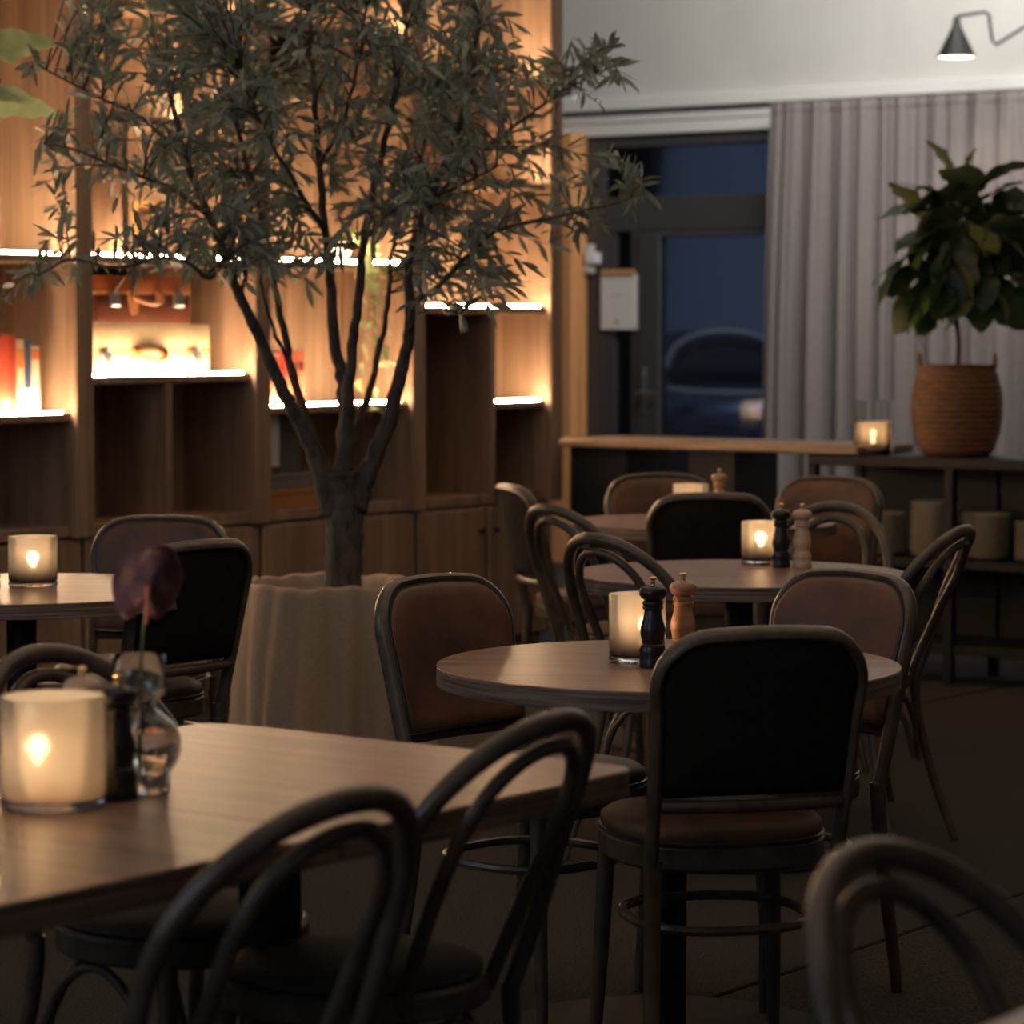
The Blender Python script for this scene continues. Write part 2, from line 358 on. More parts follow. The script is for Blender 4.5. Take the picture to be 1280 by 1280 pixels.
# notice on the door
nt_ = empty('notice', on_wall(-.15, .0, 1.39), UA, 'white paper notice hung from a wooden clip on the dark door frame', 'notice')
MB().box(-.124, .124, -.006, .02, 0, .325).build('sheet', M['paper'], nt_, False)
MB().box(-.118, .118, -.020, .0, .320, .352, .003).build('wooden_clip', M['clip_wood'], nt_, False)
q = MB()
for i, x in enumerate((-.034, -.018, -.002, .014)): q.box(x, x + .010, -.0075, -.006, .196, .206)
q.build('printed_word', M['grey_print'], nt_, False)
q = MB(); q.add([(-.01 + .022 * math.cos(a) * (1 if i % 2 else .45), -.0075, .044 + .015 * math.sin(a) * (1 if i % 2 else .5)) for i, a in enumerate([k * math.pi / 6 for k in range(12)])], [tuple(range(12))])
q.build('printed_flower', M['red_print'], nt_, False)
lk = empty('door_sensor', on_wall(-.345, -.0, 1.72), UA, 'small white alarm sensor on the dark frame beside the orange post', 'sensor')
MB().box(-.045, .015, -.03, .02, .12, .175, .006).build('bracket', M['pot_white'], lk, False)
MB().box(-.045, .015, -.03, .02, .0, .055, .006).build('bracket', M['pot_white'], lk, False)
MB().box(-.02, .06, -.05, .02, .055, .125, .008).build('sensor_box', M['white_plastic'], lk, False)
sp = empty('wall_spotlight', on_wall(-.475, -.0, 2.70), UA, 'small round black spotlight with pale base high on the grey wall', 'spotlight')
q = MB().lathe([(0, 0), (.058, .0), (.066, .02), (.066, .09), (.05, .10), (.045, .06), (0, .055)], 24)
q = q.build('spot_head', M['black_metal'], sp); q.rotation_euler = (R(75), 0, 0); q.location = (0, -.05, .16)
MB().box(-.05, .05, -.06, 0, 0, .07, .01).build('base_plate', M['white_plastic'], sp, False)
MB().tube([(0, -.04, .06), (0, -.06, .15)], .012, 8).build('arm', M['black_metal'], sp)

# curtain
def curtain(name, s0, s1, z0, z1, seed, label):
    rnd = random.Random(seed); b = MB(); n = 420; rows = 15; ph = [rnd.uniform(0, 6.28) for _ in range(6)]
    e = empty(name, on_wall(0, -.19, 0), UA, label, 'curtain')
    xs = [lerp(s0, s1, i / n) for i in range(n + 1)]
    def fold(x, t):
        f = (.65 + .35 * math.sin(x * 9 + ph[4])) * math.sin(x * 50 + ph[0] + 1.9 * math.sin(x * 6.3 + ph[1]) + .5 * t) + .55 * math.sin(x * 29 + ph[2] + 1.3 * math.sin(x * 4 + ph[5]) + 1.2 * t) + .30 * math.sin(x * 105 + ph[3]) * (1 - .6 * t)
        return f * (.020 + .022 * min(1, t * 2.2))
    vs = []; fs = []
    for r in range(rows):
        t = r / (rows - 1); z = lerp(z1, z0, t)
        for x in xs:
            shift = -.055 * math.sin(min(1, t * 1.3) * 1.57) * max(0, 1 - (x - s0) / .5)
            vs.append((x + shift, fold(x, t), z))
    for r in range(rows - 1):
        for i in range(n):
            a = r * (n + 1) + i; fs.append((a, a + 1, a + n + 2, a + n + 1))
    b.add(vs, fs); b.build('drape', M['curtain'], e, angle=180)
    b = MB(); vs = []; fs = []
    for r, z in enumerate((z1 - .045, z1 + .004)):
        for x in xs: vs.append((x, fold(x, 0) * .9 - .005, z))
    for i in range(n): fs.append((i, i + 1, i + n + 2, i + n + 1))
    b.add(vs, fs); b.build('header_tape', M['curtain'], e, angle=180)
    return e
curtain('curtain', 1.0, 3.9, .02, 2.648, 4, 'floor length mauve grey linen curtain hanging right of the door')

# wall lamp
wlp = empty('wall_lamp', on_wall(2.78, 0, 2.86), UA, 'black cone shaded wall lamp on a bent swing arm above the curtain', 'lamp')
inv = Matrix.Rotation(-UA, 4, 'Z') @ Matrix.Translation(-Vector(wlp.location))
def toL(px, py, d):
    x = (px - 640) / 3700; yv = -(py - 640) / 3700; p = math.atan(232 / 3700)
    r = Vector((x, math.cos(p) + yv * math.sin(p), -math.sin(p) + yv * math.cos(p)))
    return inv @ (Vector((0, 0, CAMZ)) + r * (d / r.y))
S0 = toL(1195.5, 72, 15.5); 
q = MB().lathe([(.012, .215), (.020, .19), (.022, .165), (.103, 0), (.100, 0), (.020, .155), (0, .165)], 32)
sh = q.build('lamp_shade', M['black_metal'], wlp, loc=S0 + Vector((0, 0, .0)))
q = MB().lathe([(0, .002), (.06, .002), (.099, .004), (.096, .010), (0, .03)], 24); q.build('bulb', M['bulb'], sh)
pp = [toL(1195.5, 24, 15.5), toL(1198, 20, 15.5), toL(1231, 15, 15.6), toL(1236, 18, 15.62), toL(1240, 50, 15.65), toL(1245, 56, 15.67), toL(1282, 33, 15.75)]
mid = toL(1300, 24, 15.8)
pp += [mid, Vector((0, -.04, mid.z)), Vector((0, -.01, mid.z))]
MB().tube(pp, .0085, 10).build('swing_arm', M['black_metal'], wlp)
q = MB().lathe([(0, 0), (.07, 0), (.07, .025), (0, .03)], 24); q = q.build('wall_plate', M['black_metal'], wlp); q.rotation_euler = (R(90), 0, 0); q.location = (0, 0, mid.z)
l = bpy.data.lights.new('lamp_light', 'SPOT'); l.energy = 22; l.color = (1, .78, .5); l.spot_size = R(110); l.spot_blend = .8; l.shadow_soft_size = .05
o = bpy.data.objects.new('lamp_light', l); SC.collection.objects.link(o); o.parent = wlp; o.location = S0 + Vector((0, 0, -.01))

# ------------------------------------------------------------------ bookcase
COLS = [-3.81, -2.855, -1.897, -.94, .015, .975]
DEP = .36
bc = empty('bookcase', BK, VA, 'tall oak bookcase with lit shelves standing behind the potted tree', 'bookcase')
def bpart(name, x0, x1, y0, y1, z0, z1, c=.003, m='case_wood'):
    o = MB().box(x0, x1, y0, y1, z0, z1, c).build(name, M[m], bc, False); return o
for c in COLS: bpart('column', c - .045, c + .045, -.03, DEP - .002, .655, 3.6, .005)
for i in range(5): bpart('back_panel', COLS[i] + .045, COLS[i + 1] - .045, DEP - .02, DEP, .655, 3.6)
def shelf(x0, x1, z, led=True, th=.028, y1=None):
    o = bpart('shelf', x0, x1, -.0, DEP - .021, z - th, z, .002)
    if led:
        hi = z > 2
        s = MB().box(x0 + .012, x1 - .035, .03 if hi else .004, .042 if hi else .014, z + .0005, z + (.002 if hi else .009), 0).build('led_strip', M['led'], o, False)
    return o
def divider(x, z0, z1, w=.034): bpart('divider', x - w / 2, x + w / 2, .0, DEP - .021, z0, z1, .002)
e = .0455
cells = [(COLS[i] + e, COLS[i + 1] - e) for i in range(5)]
Z, A, B_, C_, D_ = cells
shelf(*Z, 1.66); shelf(*Z, 1.105); shelf(*Z, 2.58)
shelf(*A, 1.66); shelf(*A, 1.10); shelf(*A, 2.60)
shelf(*B_, 1.66); shelf(*B_, 1.228); shelf(*B_, 2.17); shelf(*B_, 2.58); divider(-1.43, .705, 1.199); shelf(*B_, .70, False, .04)
divider(-1.655, 1.661, 2.141); divider(-1.34, 2.171, 2.551)
shelf(*C_, 1.66); shelf(*C_, 1.10); shelf(*C_, 2.58); shelf(C_[0], -.48, 2.31, False); divider(-.463, 2.283, 2.551)
shelf(*D_, 1.49); divider(.555, .70, 1.461); shelf(.573, D_[1], 1.088); shelf(*D_, 2.46); shelf(.52, D_[1], 2.02); divider(.503, 1.99, 2.431)
for c in (A, C_, D_, Z): shelf(*c, .70, False, .04)

# base cabinets, one per bay, two doors each
for i, (a, c) in enumerate(zip(COLS[:-1], COLS[1:])):
    x0, x1 = a + .0, c - .0
    nm = ['far left, at the edge of the picture', 'behind the left round table', 'behind the two chairs left of the tree', 'directly behind the potted tree', 'right of the potted tree'][i]
    cb = empty('base_cabinet', Vector(BK) + V * ((x0 + x1) / 2), VA, 'low oak cabinet under the bookcase, ' + nm, 'cabinet', 'base cabinets under the bookcase')
    h = (x1 - x0) / 2
    MB().box(-h + .002, h - .002, .012, DEP + .06, .08, .652, .002).build('body', M['case_wood'], cb, False)
    MB().box(-h + .01, h - .01, .05, DEP, 0, .08).build('plinth', M['case_wood'], cb, False)
    for s in (-1, 1):
        xa, xb = (-h + .012, -.017) if s < 0 else (.017, h - .012)
        dd = MB().box(xa, xb, -.012, .010, .09, .645, .003).build('cabinet_door', M['case_wood'], cb, False)
        kx = -.050 if s < 0 else .050
        k_ = MB().lathe([(.005, 0), (.005, .012), (.011, .017), (.011, .022), (.006, .027), (0, .028)], 14).build('knob', M['black_metal'], dd)
        k_.rotation_euler = (R(90), 0, 0); k_.location = (kx, -.012, .55)

def on_shelf(t, y, z): return Vector(BK) + V * t + Vector((-math.sin(VA), math.cos(VA), 0)) * y + Vector((0, 0, z))
# books
def book(t, w, h, z, col, label, group, dep=.16, band=None, y0=.055, tilt=0):
    key = 'book_%d_%d_%d' % tuple(int(c * 255) for c in col)
    m = bpy.data.materials.get(key) or mat(key, col, .55)
    e_ = empty('book', on_shelf(t + w / 2, y0, z + .0008), VA + 0, label, 'book', group)
    MB().box(-w / 2, w / 2, 0, dep, 0, h, .0015).build('cover', m, e_, False)
    MB().box(-w / 2 + .003, w / 2 - .003, .004, dep + .001, .004, h + .0006).build('pages', M['paper'], e_, False)
    if band:
        mb = bpy.data.materials.get('band_%d' % int(band[0][0] * 255)) or mat('band_%d' % int(band[0][0] * 255), band[0], .6)
        for (za, zb) in band[1:]: MB().box(-w / 2 + .001, w / 2 - .001, -.0012, .001, za * h, zb * h).build('spine_label', mb, e_, False)
    return e_
RED, CRM, BLU = (.55, .07, .03), (.60, .47, .30), (.05, .07, .14)
bx = -2.345
for (w, h, c, bd_, lb) in ((.03, .25, RED, None, 'red hardback standing at the left edge of the picture'), (.03, .26, CRM, None, 'cream hardback just outside the red ones, far left shelf'),
        (.055, .268, (.50, .11, .05), None, 'broad red book, first of the row at the left edge'), (.045, .278, RED, ((.75, .2, .1), (.1, .2)), 'bright red book, tallest of the left shelf row'),
        (.030, .275, (.42, .05, .025), None, 'narrow dark red book next to the cream spine'), (.036, .262, CRM, ((.60, .22, .05), (.62, .88)), 'cream book with orange band, left of the blue one'),
        (.032, .262, BLU, ((.4, .4, .4), (.1, .35)), 'slim dark blue book between two cream books'), (.038, .238, (.68, .56, .40), ((.62, .16, .04), (.80, .95)), 'cream book with orange top, last of the left row')):
    book(bx, w, h, 1.10, c, lb, 'books on the far left shelf', band=bd_); bx += w + .0015
bx = -.822
for i in range(6):
    w = .034
    lbs = ['red book with pale bands, leftmost of the row behind the tree', 'red book with pale bands, second of the row behind the tree', 'plain deep red book in the row behind the tree',
           'red book with pale bands, right of the plain deep red one', 'red book with dark top band, second from the right behind the tree', 'red book with dark top band at the right end behind the tree'][i]
    bd_ = None if i == 2 else (((.72, .42, .25), (.08, .18), (.62, .66), (.90, .96)) if i < 4 else ((.20, .04, .02), (.62, .78)))
    book(bx, w, .213, 1.10, (.50, .03, .02) if i == 2 else (.58, .14, .07), lbs, 'red books behind the tree', band=bd_, y0=.05); bx += w + .0015

def simple_box(name, t0, t1, y0, y1, z0, z1, m, label, cat, lid=True):
    e_ = empty(name, on_shelf((t0 + t1) / 2, y0, z0 + .0008), VA, label, cat); h = (t1 - t0) / 2
    H_ = z1 - z0 - .001
    MB().box(-h, h, 0, y1 - y0, 0, H_ * .72 if lid else H_, .003).build('box_body', m, e_, False)
    if lid: MB().box(-h - .002, h + .002, -.002, y1 - y0 + .002, H_ * .725, H_, .003).build('lid', m, e_, False)
    return e_
simple_box('storage_box', -.885, -.50, .03, .29, .70, .775, mat('orange_board', (.42, .17, .05), .6), 'flat orange box on the bottom shelf beside the trunk', 'box')
simple_box('storage_box', -.885, -.55, .04, .27, .775, .835, mat('grey_board', (.20, .165, .13), .7), 'flat grey brown box lying on the orange box', 'box')
bb = empty('box_file', on_shelf(-.79, .05, .836), VA, 'white upright box file on the grey box left of the trunk', 'file')
MB().box(-.032, .032, 0, .2, .03, .235, .003).build('case', M['paper'], bb, False)
MB().box(-.033, .033, -.001, .201, 0, .03, .002).build('dark_foot', mat('brown_board', (.10, .05, .03), .6), bb, False)
gb = empty('art_book', on_shelf(-.64, .12, .836), VA, 'large grey book standing behind the trunk on the grey box', 'book')
MB().box(-.09, .09, .0, .035, 0, .225, .003).build('cover', mat('grey_cloth', (.13, .115, .105), .8), gb, False)
MB().box(-.087, .091, .004, .031, .004, .2255).build('pages', M['paper'], gb, False)

# suitcases
def suitcase(t0, t1, y0, y1, z0, z1, split, mb, ml, label, latches, hx, strap, mh):
    e_ = empty('suitcase', on_shelf((t0 + t1) / 2, y0, z0 + .0008), VA, label, 'suitcase'); h = (t1 - t0) / 2; H_ = z1 - z0 - .0015; s = H_ * split; D = y1 - y0
    def rr(x, y, r=.03):
        out = []
        for cx, cy, a0 in ((x - r, D - r, 0), (-x + r, D - r, 90), (-x + r, r, 180), (x - r, r, 270)):
            for k in range(5): a = R(a0 + k * 22.5); out.append((cx + r * math.cos(a), cy + r * math.sin(a)))
        return out
    MB().prism(rr(h, D), 0, s - .003, .006).build('case_body', mb, e_, angle=30)
    MB().prism(rr(h, D), s + .001, H_, .006).build('case_lid', ml, e_, angle=30)
    MB().prism(rr(h + .002, D), s - .008, s + .006, .002).build('metal_rim', strap, e_, angle=30)
    for lx in latches:
        p = MB(); p.box(lx - .027, lx + .027, -.014, 0, s - .052, s - .004, .003); p.tube([(lx - .01, -.014, s - .006), (lx, -.018, s + .02), (lx + .01, -.014, s - .006)], .003, 6)
        p.build('latch', M['steel'], e_)
    w = .075
    for sg in (-1, 1): MB().box(hx + sg * w - .016, hx + sg * w + .016, -.012, 0, s - .035, s + .005, .003).build('handle_mount', mh, e_, False)
    pts = [(hx - w, -.012, s - .01), (hx - w * .75, -.035, s - .03), (hx, -.045, s - .042), (hx + w * .75, -.035, s - .03), (hx + w, -.012, s - .01)]
    MB().tube(smooth_path(pts, 5), .009, 8).build('handle', mh, e_)
    return e_
cream = noise_mat('cream_vellum', (.34, .25, .155), (.42, .32, .20), (1, 1, 1), 8, .5, 4); brn = noise_mat('brown_hide', (.075, .02, .010), (.11, .032, .014), (1, 1, 1), 8, .4, 4)
tan = mat('tan_leather', (.42, .18, .07), .4)
suitcase(-1.78, -1.10, .085, .31, 1.228, 1.418, .5, cream, cream, 'cream vintage suitcase lying on the lit shelf, under the brown one', (-.24, .24), -.01, tan, tan)
bs = suitcase(-1.74, -1.21, .08, .30, 1.418, 1.592, .66, brn, mat('red_brown_hide', (.30, .085, .025), .4), 'dark brown vintage suitcase lying on top of the cream one', (-.165, .175), 0.0, tan, tan)
q = MB().prism([(-.022, -.0), (.022, -.0), (.022, .05), (.012, .07), (-.012, .07), (-.022, .05)], 0, .004, 0)
q = q.build('luggage_tag', tan, bs, False); q.rotation_euler = (R(90), R(170), 0); q.location = (-.085, -.018, .10)

# small picture frame
pf = empty('picture_frame', on_shelf(-1.38, .16, 1.661), VA, 'small gilt picture frame standing on the upper lit shelf', 'picture frame')
q = MB(); q.box(-.065, .065, 0, .018, 0, .022, .003); q.box(-.065, .065, 0, .018, .19, .212, .003); q.box(-.065, -.043, 0, .018, .02, .192, .003); q.box(.043, .065, 0, .018, .02, .192, .003)
q.build('frame', M['gold_wood'], pf, False)
MB().box(-.044, .044, .006, .014, .021, .191).build('picture', mat('dark_print', (.07, .03, .015), .4), pf, False)

# ------------------------------------------------------------------ bentwood chair (open double hoop)
def hoop(wt, wm, ws, ztop, n=40, rear=-.175, lean=.145, bow=.062, z0=.44, side=.66):
    """hoop centre line: from the seat up, round, and down again"""
    pts = []
    for i in range(n + 1):
        a = math.pi * i / n            # 0 left .. pi right
        z = side + (ztop - side) * math.sin(a) if 0 < i < n else side
        x = -wt * math.copysign(abs(math.cos(a)) ** .95, math.cos(a))
        pts.append([x, 0, z])
    down = []
    for k in range(8):
        t = k / 8; z = lerp(z0, side, t); x = lerp(ws, wt, math.sin(t * math.pi / 2) ** .8); down.append((x, z))
    path = [[-x, 0, z] for x, z in down] + pts + [[x, 0, z] for x, z in down[::-1]]
    out = []
    for x, _, z in path:
        t = max(0, (z - z0)) / (.88 - z0)
        yy = rear - lean * (.35 * t + .65 * t ** 1.5) - bow * (1 - min(1, (x / .21) ** 2)) * min(1, t * 1.5)
        out.append(Vector((x, yy, z)))
    return out
def bentwood():
    r_ = empty('bentwood_chair', (0, 0, 0))
    ho = hoop(.202, 0, .165, .868, rear=-.160)
    # rear legs grow out of the outer hoop
    n = len(ho); rad = [.0135 + .003 * (1 - abs(i / (n - 1) * 2 - 1)) for i in range(n)]
    MB().tube(ho, rad, 12).build('outer_hoop', M['bentwood'], r_)
    hi = hoop(.118, 0, .098, .832, rear=-.168, z0=.455, side=.70)
    MB().tube(hi, .0115, 10).build('inner_hoop', M['bentwood'], r_)
    ring = []
    for i in range(40):
        a = 2 * math.pi * i / 40; ring.append((.200 * math.cos(a), .200 * math.sin(a)))
    MB().prism(ring, .435, .478, .006).build('seat_frame', M['bentwood'], r_, angle=35)
    MB().lathe([(.186, .4785), (.190, .483), (.183, .491), (.15, .498), (.08, .503), (0, .504)], 40).build('seat_pad', M['seat_cloth'], r_, angle=60)
    for s in (-1, 1):
        MB().tube(smooth_path([(s * .165, -.160, .45), (s * .168, -.166, .36), (s * .185, -.205, .18), (s * .205, -.265, 0.0)], 5), [lerp(.0145, .011, i / 15) for i in range(16)], 12).build('leg', M['bentwood'], r_)
        MB().tube(smooth_path([(s * .135, .125, .44), (s * .145, .138, .30), (s * .165, .160, .12), (s * .178, .182, 0.0)], 5), [lerp(.017, .0115, i / 15) for i in range(16)], 12).build('leg', M['bentwood'], r_)
    # arched braces under the seat between neighbouring legs
    L = {'fl': (-.15, .143), 'fr': (.15, .143), 'rl': (-.172, -.176), 'rr': (.172, -.176)}
    for a, c in (('fl', 'fr'), ('fr', 'rr'), ('rr', 'rl'), ('rl', 'fl')):
        p, q_ = Vector(L[a]), Vector(L[c]); pts = []
        for k in range(13):
            t = k / 12; w = p.lerp(q_, .06 + .88 * t); z = .225 + .195 * math.sin(math.pi * t) ** .55
            pts.append((w.x, w.y, z))
        MB().tube(pts, .0085, 8).build('arched_brace', M['bentwood'], r_)
    return r_

# ------------------------------------------------------------------ upholstered chair
def upholstered():
    r_ = empty('upholstered_chair', (0, 0, 0))
    def yb(z): return -.178 - .105 * max(0, (z - .44) / .44) - (.05 * ((.44 - z) / .44) ** 1.5 if z < .44 else 0)
    def outline(w0, w1, zb, zt, rc, rb=.0, n=7):
        """rounded-rectangle outline in xz, starting bottom left going up"""
        pts = []
        wm = lambda z: lerp(w0, w1, (z - .44) / .44)
        pts.append((-wm(zb), zb))
        for k in range(1, 6): z = lerp(zb, zt - rc, k / 6); pts.append((-wm(z), z))
        for k in range(n + 1):
            a = math.pi - k / n * math.pi / 2; pts.append((-w1 + rc + rc * math.cos(a), zt - rc + rc * math.sin(a)))
        for k in range(1, 5): pts.append((lerp(-w1 + rc, w1 - rc, k / 5), zt + .004 * math.sin(math.pi * k / 5)))
        for k in range(n + 1):
            a = math.pi / 2 - k / n * math.pi / 2; pts.append((w1 - rc + rc * math.cos(a), zt - rc + rc * math.sin(a)))
        for k in range(1, 6): z = lerp(zt - rc, zb, k / 6); pts.append((wm(z), z))
        pts.append((wm(zb), zb)); return pts
    bow = lambda x: -.030 * (1 - (x / .19) ** 2)
    o1 = outline(.176, .1915, .44, .866, .095)
    path = [(x, yb(z) + bow(x) * min(1, (z - .44) / .2), z) for x, z in o1]
    MB().tube(path, .019, 12, flat=.66).build('back_frame', M['bentwood'], r_)
    # back pads
    o2 = outline(.166, .182, .572, .857, .090)
    o3 = outline(.171, .1885, .568, .863, .093)
    def pad(ys, sc, z_c, o2=o2):
        b_ = MB(); rings = []
        for s, yo in zip(sc, ys):
            rings.append([(x * s, yb(z_c + (z - z_c) * s) + bow(x * s) + yo, z_c + (z - z_c) * s) for x, z in o2])
        n = len(o2); vs = [p for r in rings for p in r]; fs = []
        for i in range(len(rings) - 1):
            for k in range(n):
                l = (k + 1) % n; fs.append((i * n + k, (i + 1) * n + k, (i + 1) * n + l, i * n + l))
        fs.append(tuple((len(rings) - 1) * n + k for k in range(n))[::-1])
        b_.add(vs, fs); return b_
    pad([.0, .022, .031, .034, .037, .038], [1, .985, .93, .8, .5, .2], .71, o3).build('back_cushion', M['leather'], r_, angle=70)
    b_ = pad([0, -.010, -.013, -.013], [1, .985, .9, .4], .71); b_.f = [f[::-1] for f in b_.f]
    b_.build('back_panel', M['black_cloth'], r_, angle=50)
    pip = [(x * .985, yb(z) + bow(x) + .019, .71 + (z - .71) * .985) for x, z in o3]
    MB().tube(pip, .0035, 6, closed=True).build('piping', M['dark_leather'], r_)
    MB().tube([(x, yb(.555) + bow(x) - .002, .552) for x in (-.168, -.11, -.05, 0, .05, .11, .168)], .0125, 10).build('back_rail', M['bentwood'], r_)
    # seat
    def seat_ol(s=1.0):
        out = []
        for k in range(48):
            a = 2 * math.pi * k / 48; c, sn = math.cos(a), math.sin(a)
            p = 2.9; rr = (abs(c) ** p + abs(sn) ** p) ** (-1 / p)
            w = .205 if sn > 0 else .205 - .022 * abs(sn)
            out.append((w * rr * c * s, .198 * rr * sn * s + .008))
        return out
    MB().prism(seat_ol(), .422, .472, .007).build('seat_frame', M['bentwood'], r_, angle=35)
    b_ = MB(); rings = [(.965, .473), (.985, .482), (.975, .497), (.90, .508), (.7, .514), (.35, .517)]
    vs = []; n = 48
    for s, z in rings: vs += [(x, y_, z) for x, y_ in seat_ol(s)]
    fs = [(i * n + k, i * n + (k + 1) % n, (i + 1) * n + (k + 1) % n, (i + 1) * n + k) for i in range(len(rings) - 1) for k in range(n)]
    fs.append(tuple((len(rings) - 1) * n + k for k in range(n)))
    b_.add(vs, fs).build('seat_cushion', M['leather'], r_, angle=70)
    MB().tube([(x, y_, .474) for x, y_ in seat_ol(.985)], .004, 6, closed=True).build('piping', M['dark_leather'], r_)
    for s in (-1, 1):
        MB().tube(smooth_path([(s * .172, yb(.44), .45), (s * .176, yb(.3), .30), (s * .184, yb(.1), .12), (s * .188, yb(0), 0)], 4), [lerp(.0175, .0125, i / 12) for i in range(13)], 12).build('leg', M['bentwood'], r_)
        MB().tube([(s * .165, .150, .43), (s * .172, .160, .25), (s * .182, .178, 0)], [.0175, .016, .011], 12).build('leg', M['bentwood'], r_)
    ring = []
    for k in range(48):
        a = 2 * math.pi * k / 48; c, sn = math.cos(a), math.sin(a); p = 2.5; rr = (abs(c) ** p + abs(sn) ** p) ** (-1 / p)
        ring.append((.168 * rr * c, .170 * rr * sn - .01, .315))
    MB().tube(ring, .0095, 8, closed=True).build('stretcher_ring', M['bentwood'], r_)
    return r_

def place(proto, used, apex, ang, off, label, group, z=0):
    o = proto if not used else copy_tree(proto)
    d = Vector((math.cos(R(ang)), math.sin(R(ang)), 0))
    o.location = Vector((apex[0], apex[1], 0)) + d * off; o.rotation_euler = (0, 0, R(ang - 90))
    tag(o, label, 'chair', group); return o
P1 = bentwood(); P2 = upholstered()
GB, GU = 'bentwood chairs around the tables', 'upholstered chairs around the tables'
BW = [((.058, 4.04), 144, 'bentwood hoop back chair pushed under the right corner of the front table'),
      ((-.184, 3.365), 139, 'bentwood hoop back chair nearest the camera at the front table edge'),
      ((.366, 3.00), -43, 'blurred bentwood hoop back chair in the bottom right corner'),
      ((-.775, 4.87), -44, 'bentwood hoop back chair behind the large candle at the front table'),
      ((1.195, 7.83), 151, 'bentwood hoop back chair standing alone at the right of the tables'),
      ((.110, 8.78), 40, 'bentwood hoop back chair, left and rearmost of the pair by the middle table'),
      ((.215, 7.54), 44, 'bentwood hoop back chair, front one of the pair overlapping the middle table'),
      ((.970, 8.88), -112, 'bentwood hoop back chair behind the middle table, next to the pale mill')]
for i, (a, g, lb) in enumerate(BW): place(P1, i > 0, a, g, .355, lb, GB)
UP = [((.450, 5.19), 104, 'upholstered chair in front, black back turned to the camera'),
      ((-.172, 6.272), -42, 'dark leather backed chair at the left of the nearest round table'),
      ((.745, 6.395), -138, 'brown leather backed chair at the right of the nearest round table'),
      ((.630, 9.394), 90, 'chair with black back between the middle and the rear round table'),
      ((.525, 10.62), -82, 'brown leather backed chair behind the rear round table, left of its mill'),
      ((1.133, 10.40), -120, 'red brown leather chair at the right behind the middle table, before the plates'),
      ((-.010, 9.916), 17, 'chair seen edge on before the bookcase right end, black back'),
      ((-.97, 8.25), -100, 'dark leather chair facing us behind the left round table'),
      ((-.765, 7.30), 140, 'black backed chair at the left round table, beside the cloth wrapped pot')]
for i, (a, g, lb) in enumerate(UP): place(P2, i > 0, a, g, .30, lb, GU)

# ------------------------------------------------------------------ tables
def round_table(x, y, label, r=.453, rz=0):
    t = empty('round_table', (x, y, 0), rz, label, 'table', 'round cafe tables')
    n = 96; ol = [(r * math.cos(2 * math.pi * k / n), r * math.sin(2 * math.pi * k / n)) for k in range(n)]
    tt = MB().prism([(a * .9985, c * .9985) for a, c in ol], .7475, .75, .001).build('tabletop', M['table_wood'], t, angle=30)
    MB().prism(ol, .712, .7475, .001).build('layered_edge', M['edge_wood'], t, angle=30)
    MB().lathe([(.038, .03), (.038, .70), (.038, .70)], 24).build('post', M['black_metal'], t)
    q = MB(); 
    for k in range(2):
        c, s = math.cos(k * math.pi / 2), math.sin(k * math.pi / 2); q.tube([(-.25 * c, -.25 * s, .703), (.25 * c, .25 * s, .703)], .009, 8)
    q.build('top_bracket', M['black_metal'], t)
    MB().lathe([(.0, 0), (.35, 0), (.352, .006), (.345, .016), (.08, .026), (.042, .032), (0, .032)], 64).build('base_disc', noise_mat('base_brown', (.012, .009, .007), (.02, .014, .011), nscale=20, rough=.7, spec=.2), t)
    return t
round_table(.305, 5.755, 'nearest round wooden table with candle and two mills', rz=R(-8))
round_table(.608, 7.895, 'middle round wooden table with candle, black mill and pale mill', rz=R(-8))
round_table(.645, 9.99, 'rear round wooden table behind the black backed chair', rz=R(-8))
round_table(-1.238, 7.44, 'round wooden table at the left edge with a glowing candle', rz=R(-8))

def rounded(x0, x1, y0, y1, rs):
    out = []
    for (cx, cy, a0, r) in ((x1, y1, 0, rs[0]), (x0, y1, 90, rs[1]), (x0, y0, 180, rs[2]), (x1, y0, 270, rs[3])):
        sx = -1 if cx == x1 else 1; sy = -1 if cy == y1 else 1
        for k in range(9):
            a = R(a0 + k * 11.25); out.append((cx + sx * r + r * math.cos(a), cy + sy * r + r * math.sin(a)))
    return out
def rect_table(corner, lx, ly, label, rs):
    """corner = far right corner; local x along U, local y along V"""
    c = Vector((corner[0], corner[1], 0)) - U * lx / 2 - V * ly / 2
    t = empty('rectangular_table', c, UA, label, 'table', 'rectangular tables pushed together')
    ol = rounded(-lx / 2, lx / 2, -ly / 2, ly / 2, rs)
    MB().prism([(a * .9985, b_ * .9985) for a, b_ in ol], .7475, .75, .001).build('tabletop', M['table_wood'], t, angle=30)
    MB().prism(ol, .71, .7475, .001).build('layered_edge', M['edge_wood'], t, angle=30)
    MB().box(-.035, .035, -.035, .035, .02, .70, .004).build('post', M['black_metal'], t, False)
    q = MB(); q.box(-.28, .28, -.03, .03, .695, .71); q.box(-.03, .03, -.22, .22, .695, .71); q.build('top_bracket', M['black_metal'], t, False)
    q = MB(); q.box(-.30, .30, -.22, .22, 0, .018, .004); q.build('base_plate', M['black_metal'], t, False)
    return t
PC = Vector((.197, 4.392, 0))
rect_table(PC, .87, .70, 'front rectangular table, further half with the flower vase side seam', (.055, .055, .012, .012))
rect_table(PC - V * .702, .87, .70, 'front rectangular table, nearer half cut by the left edge', (.012, .012, .055, .055))
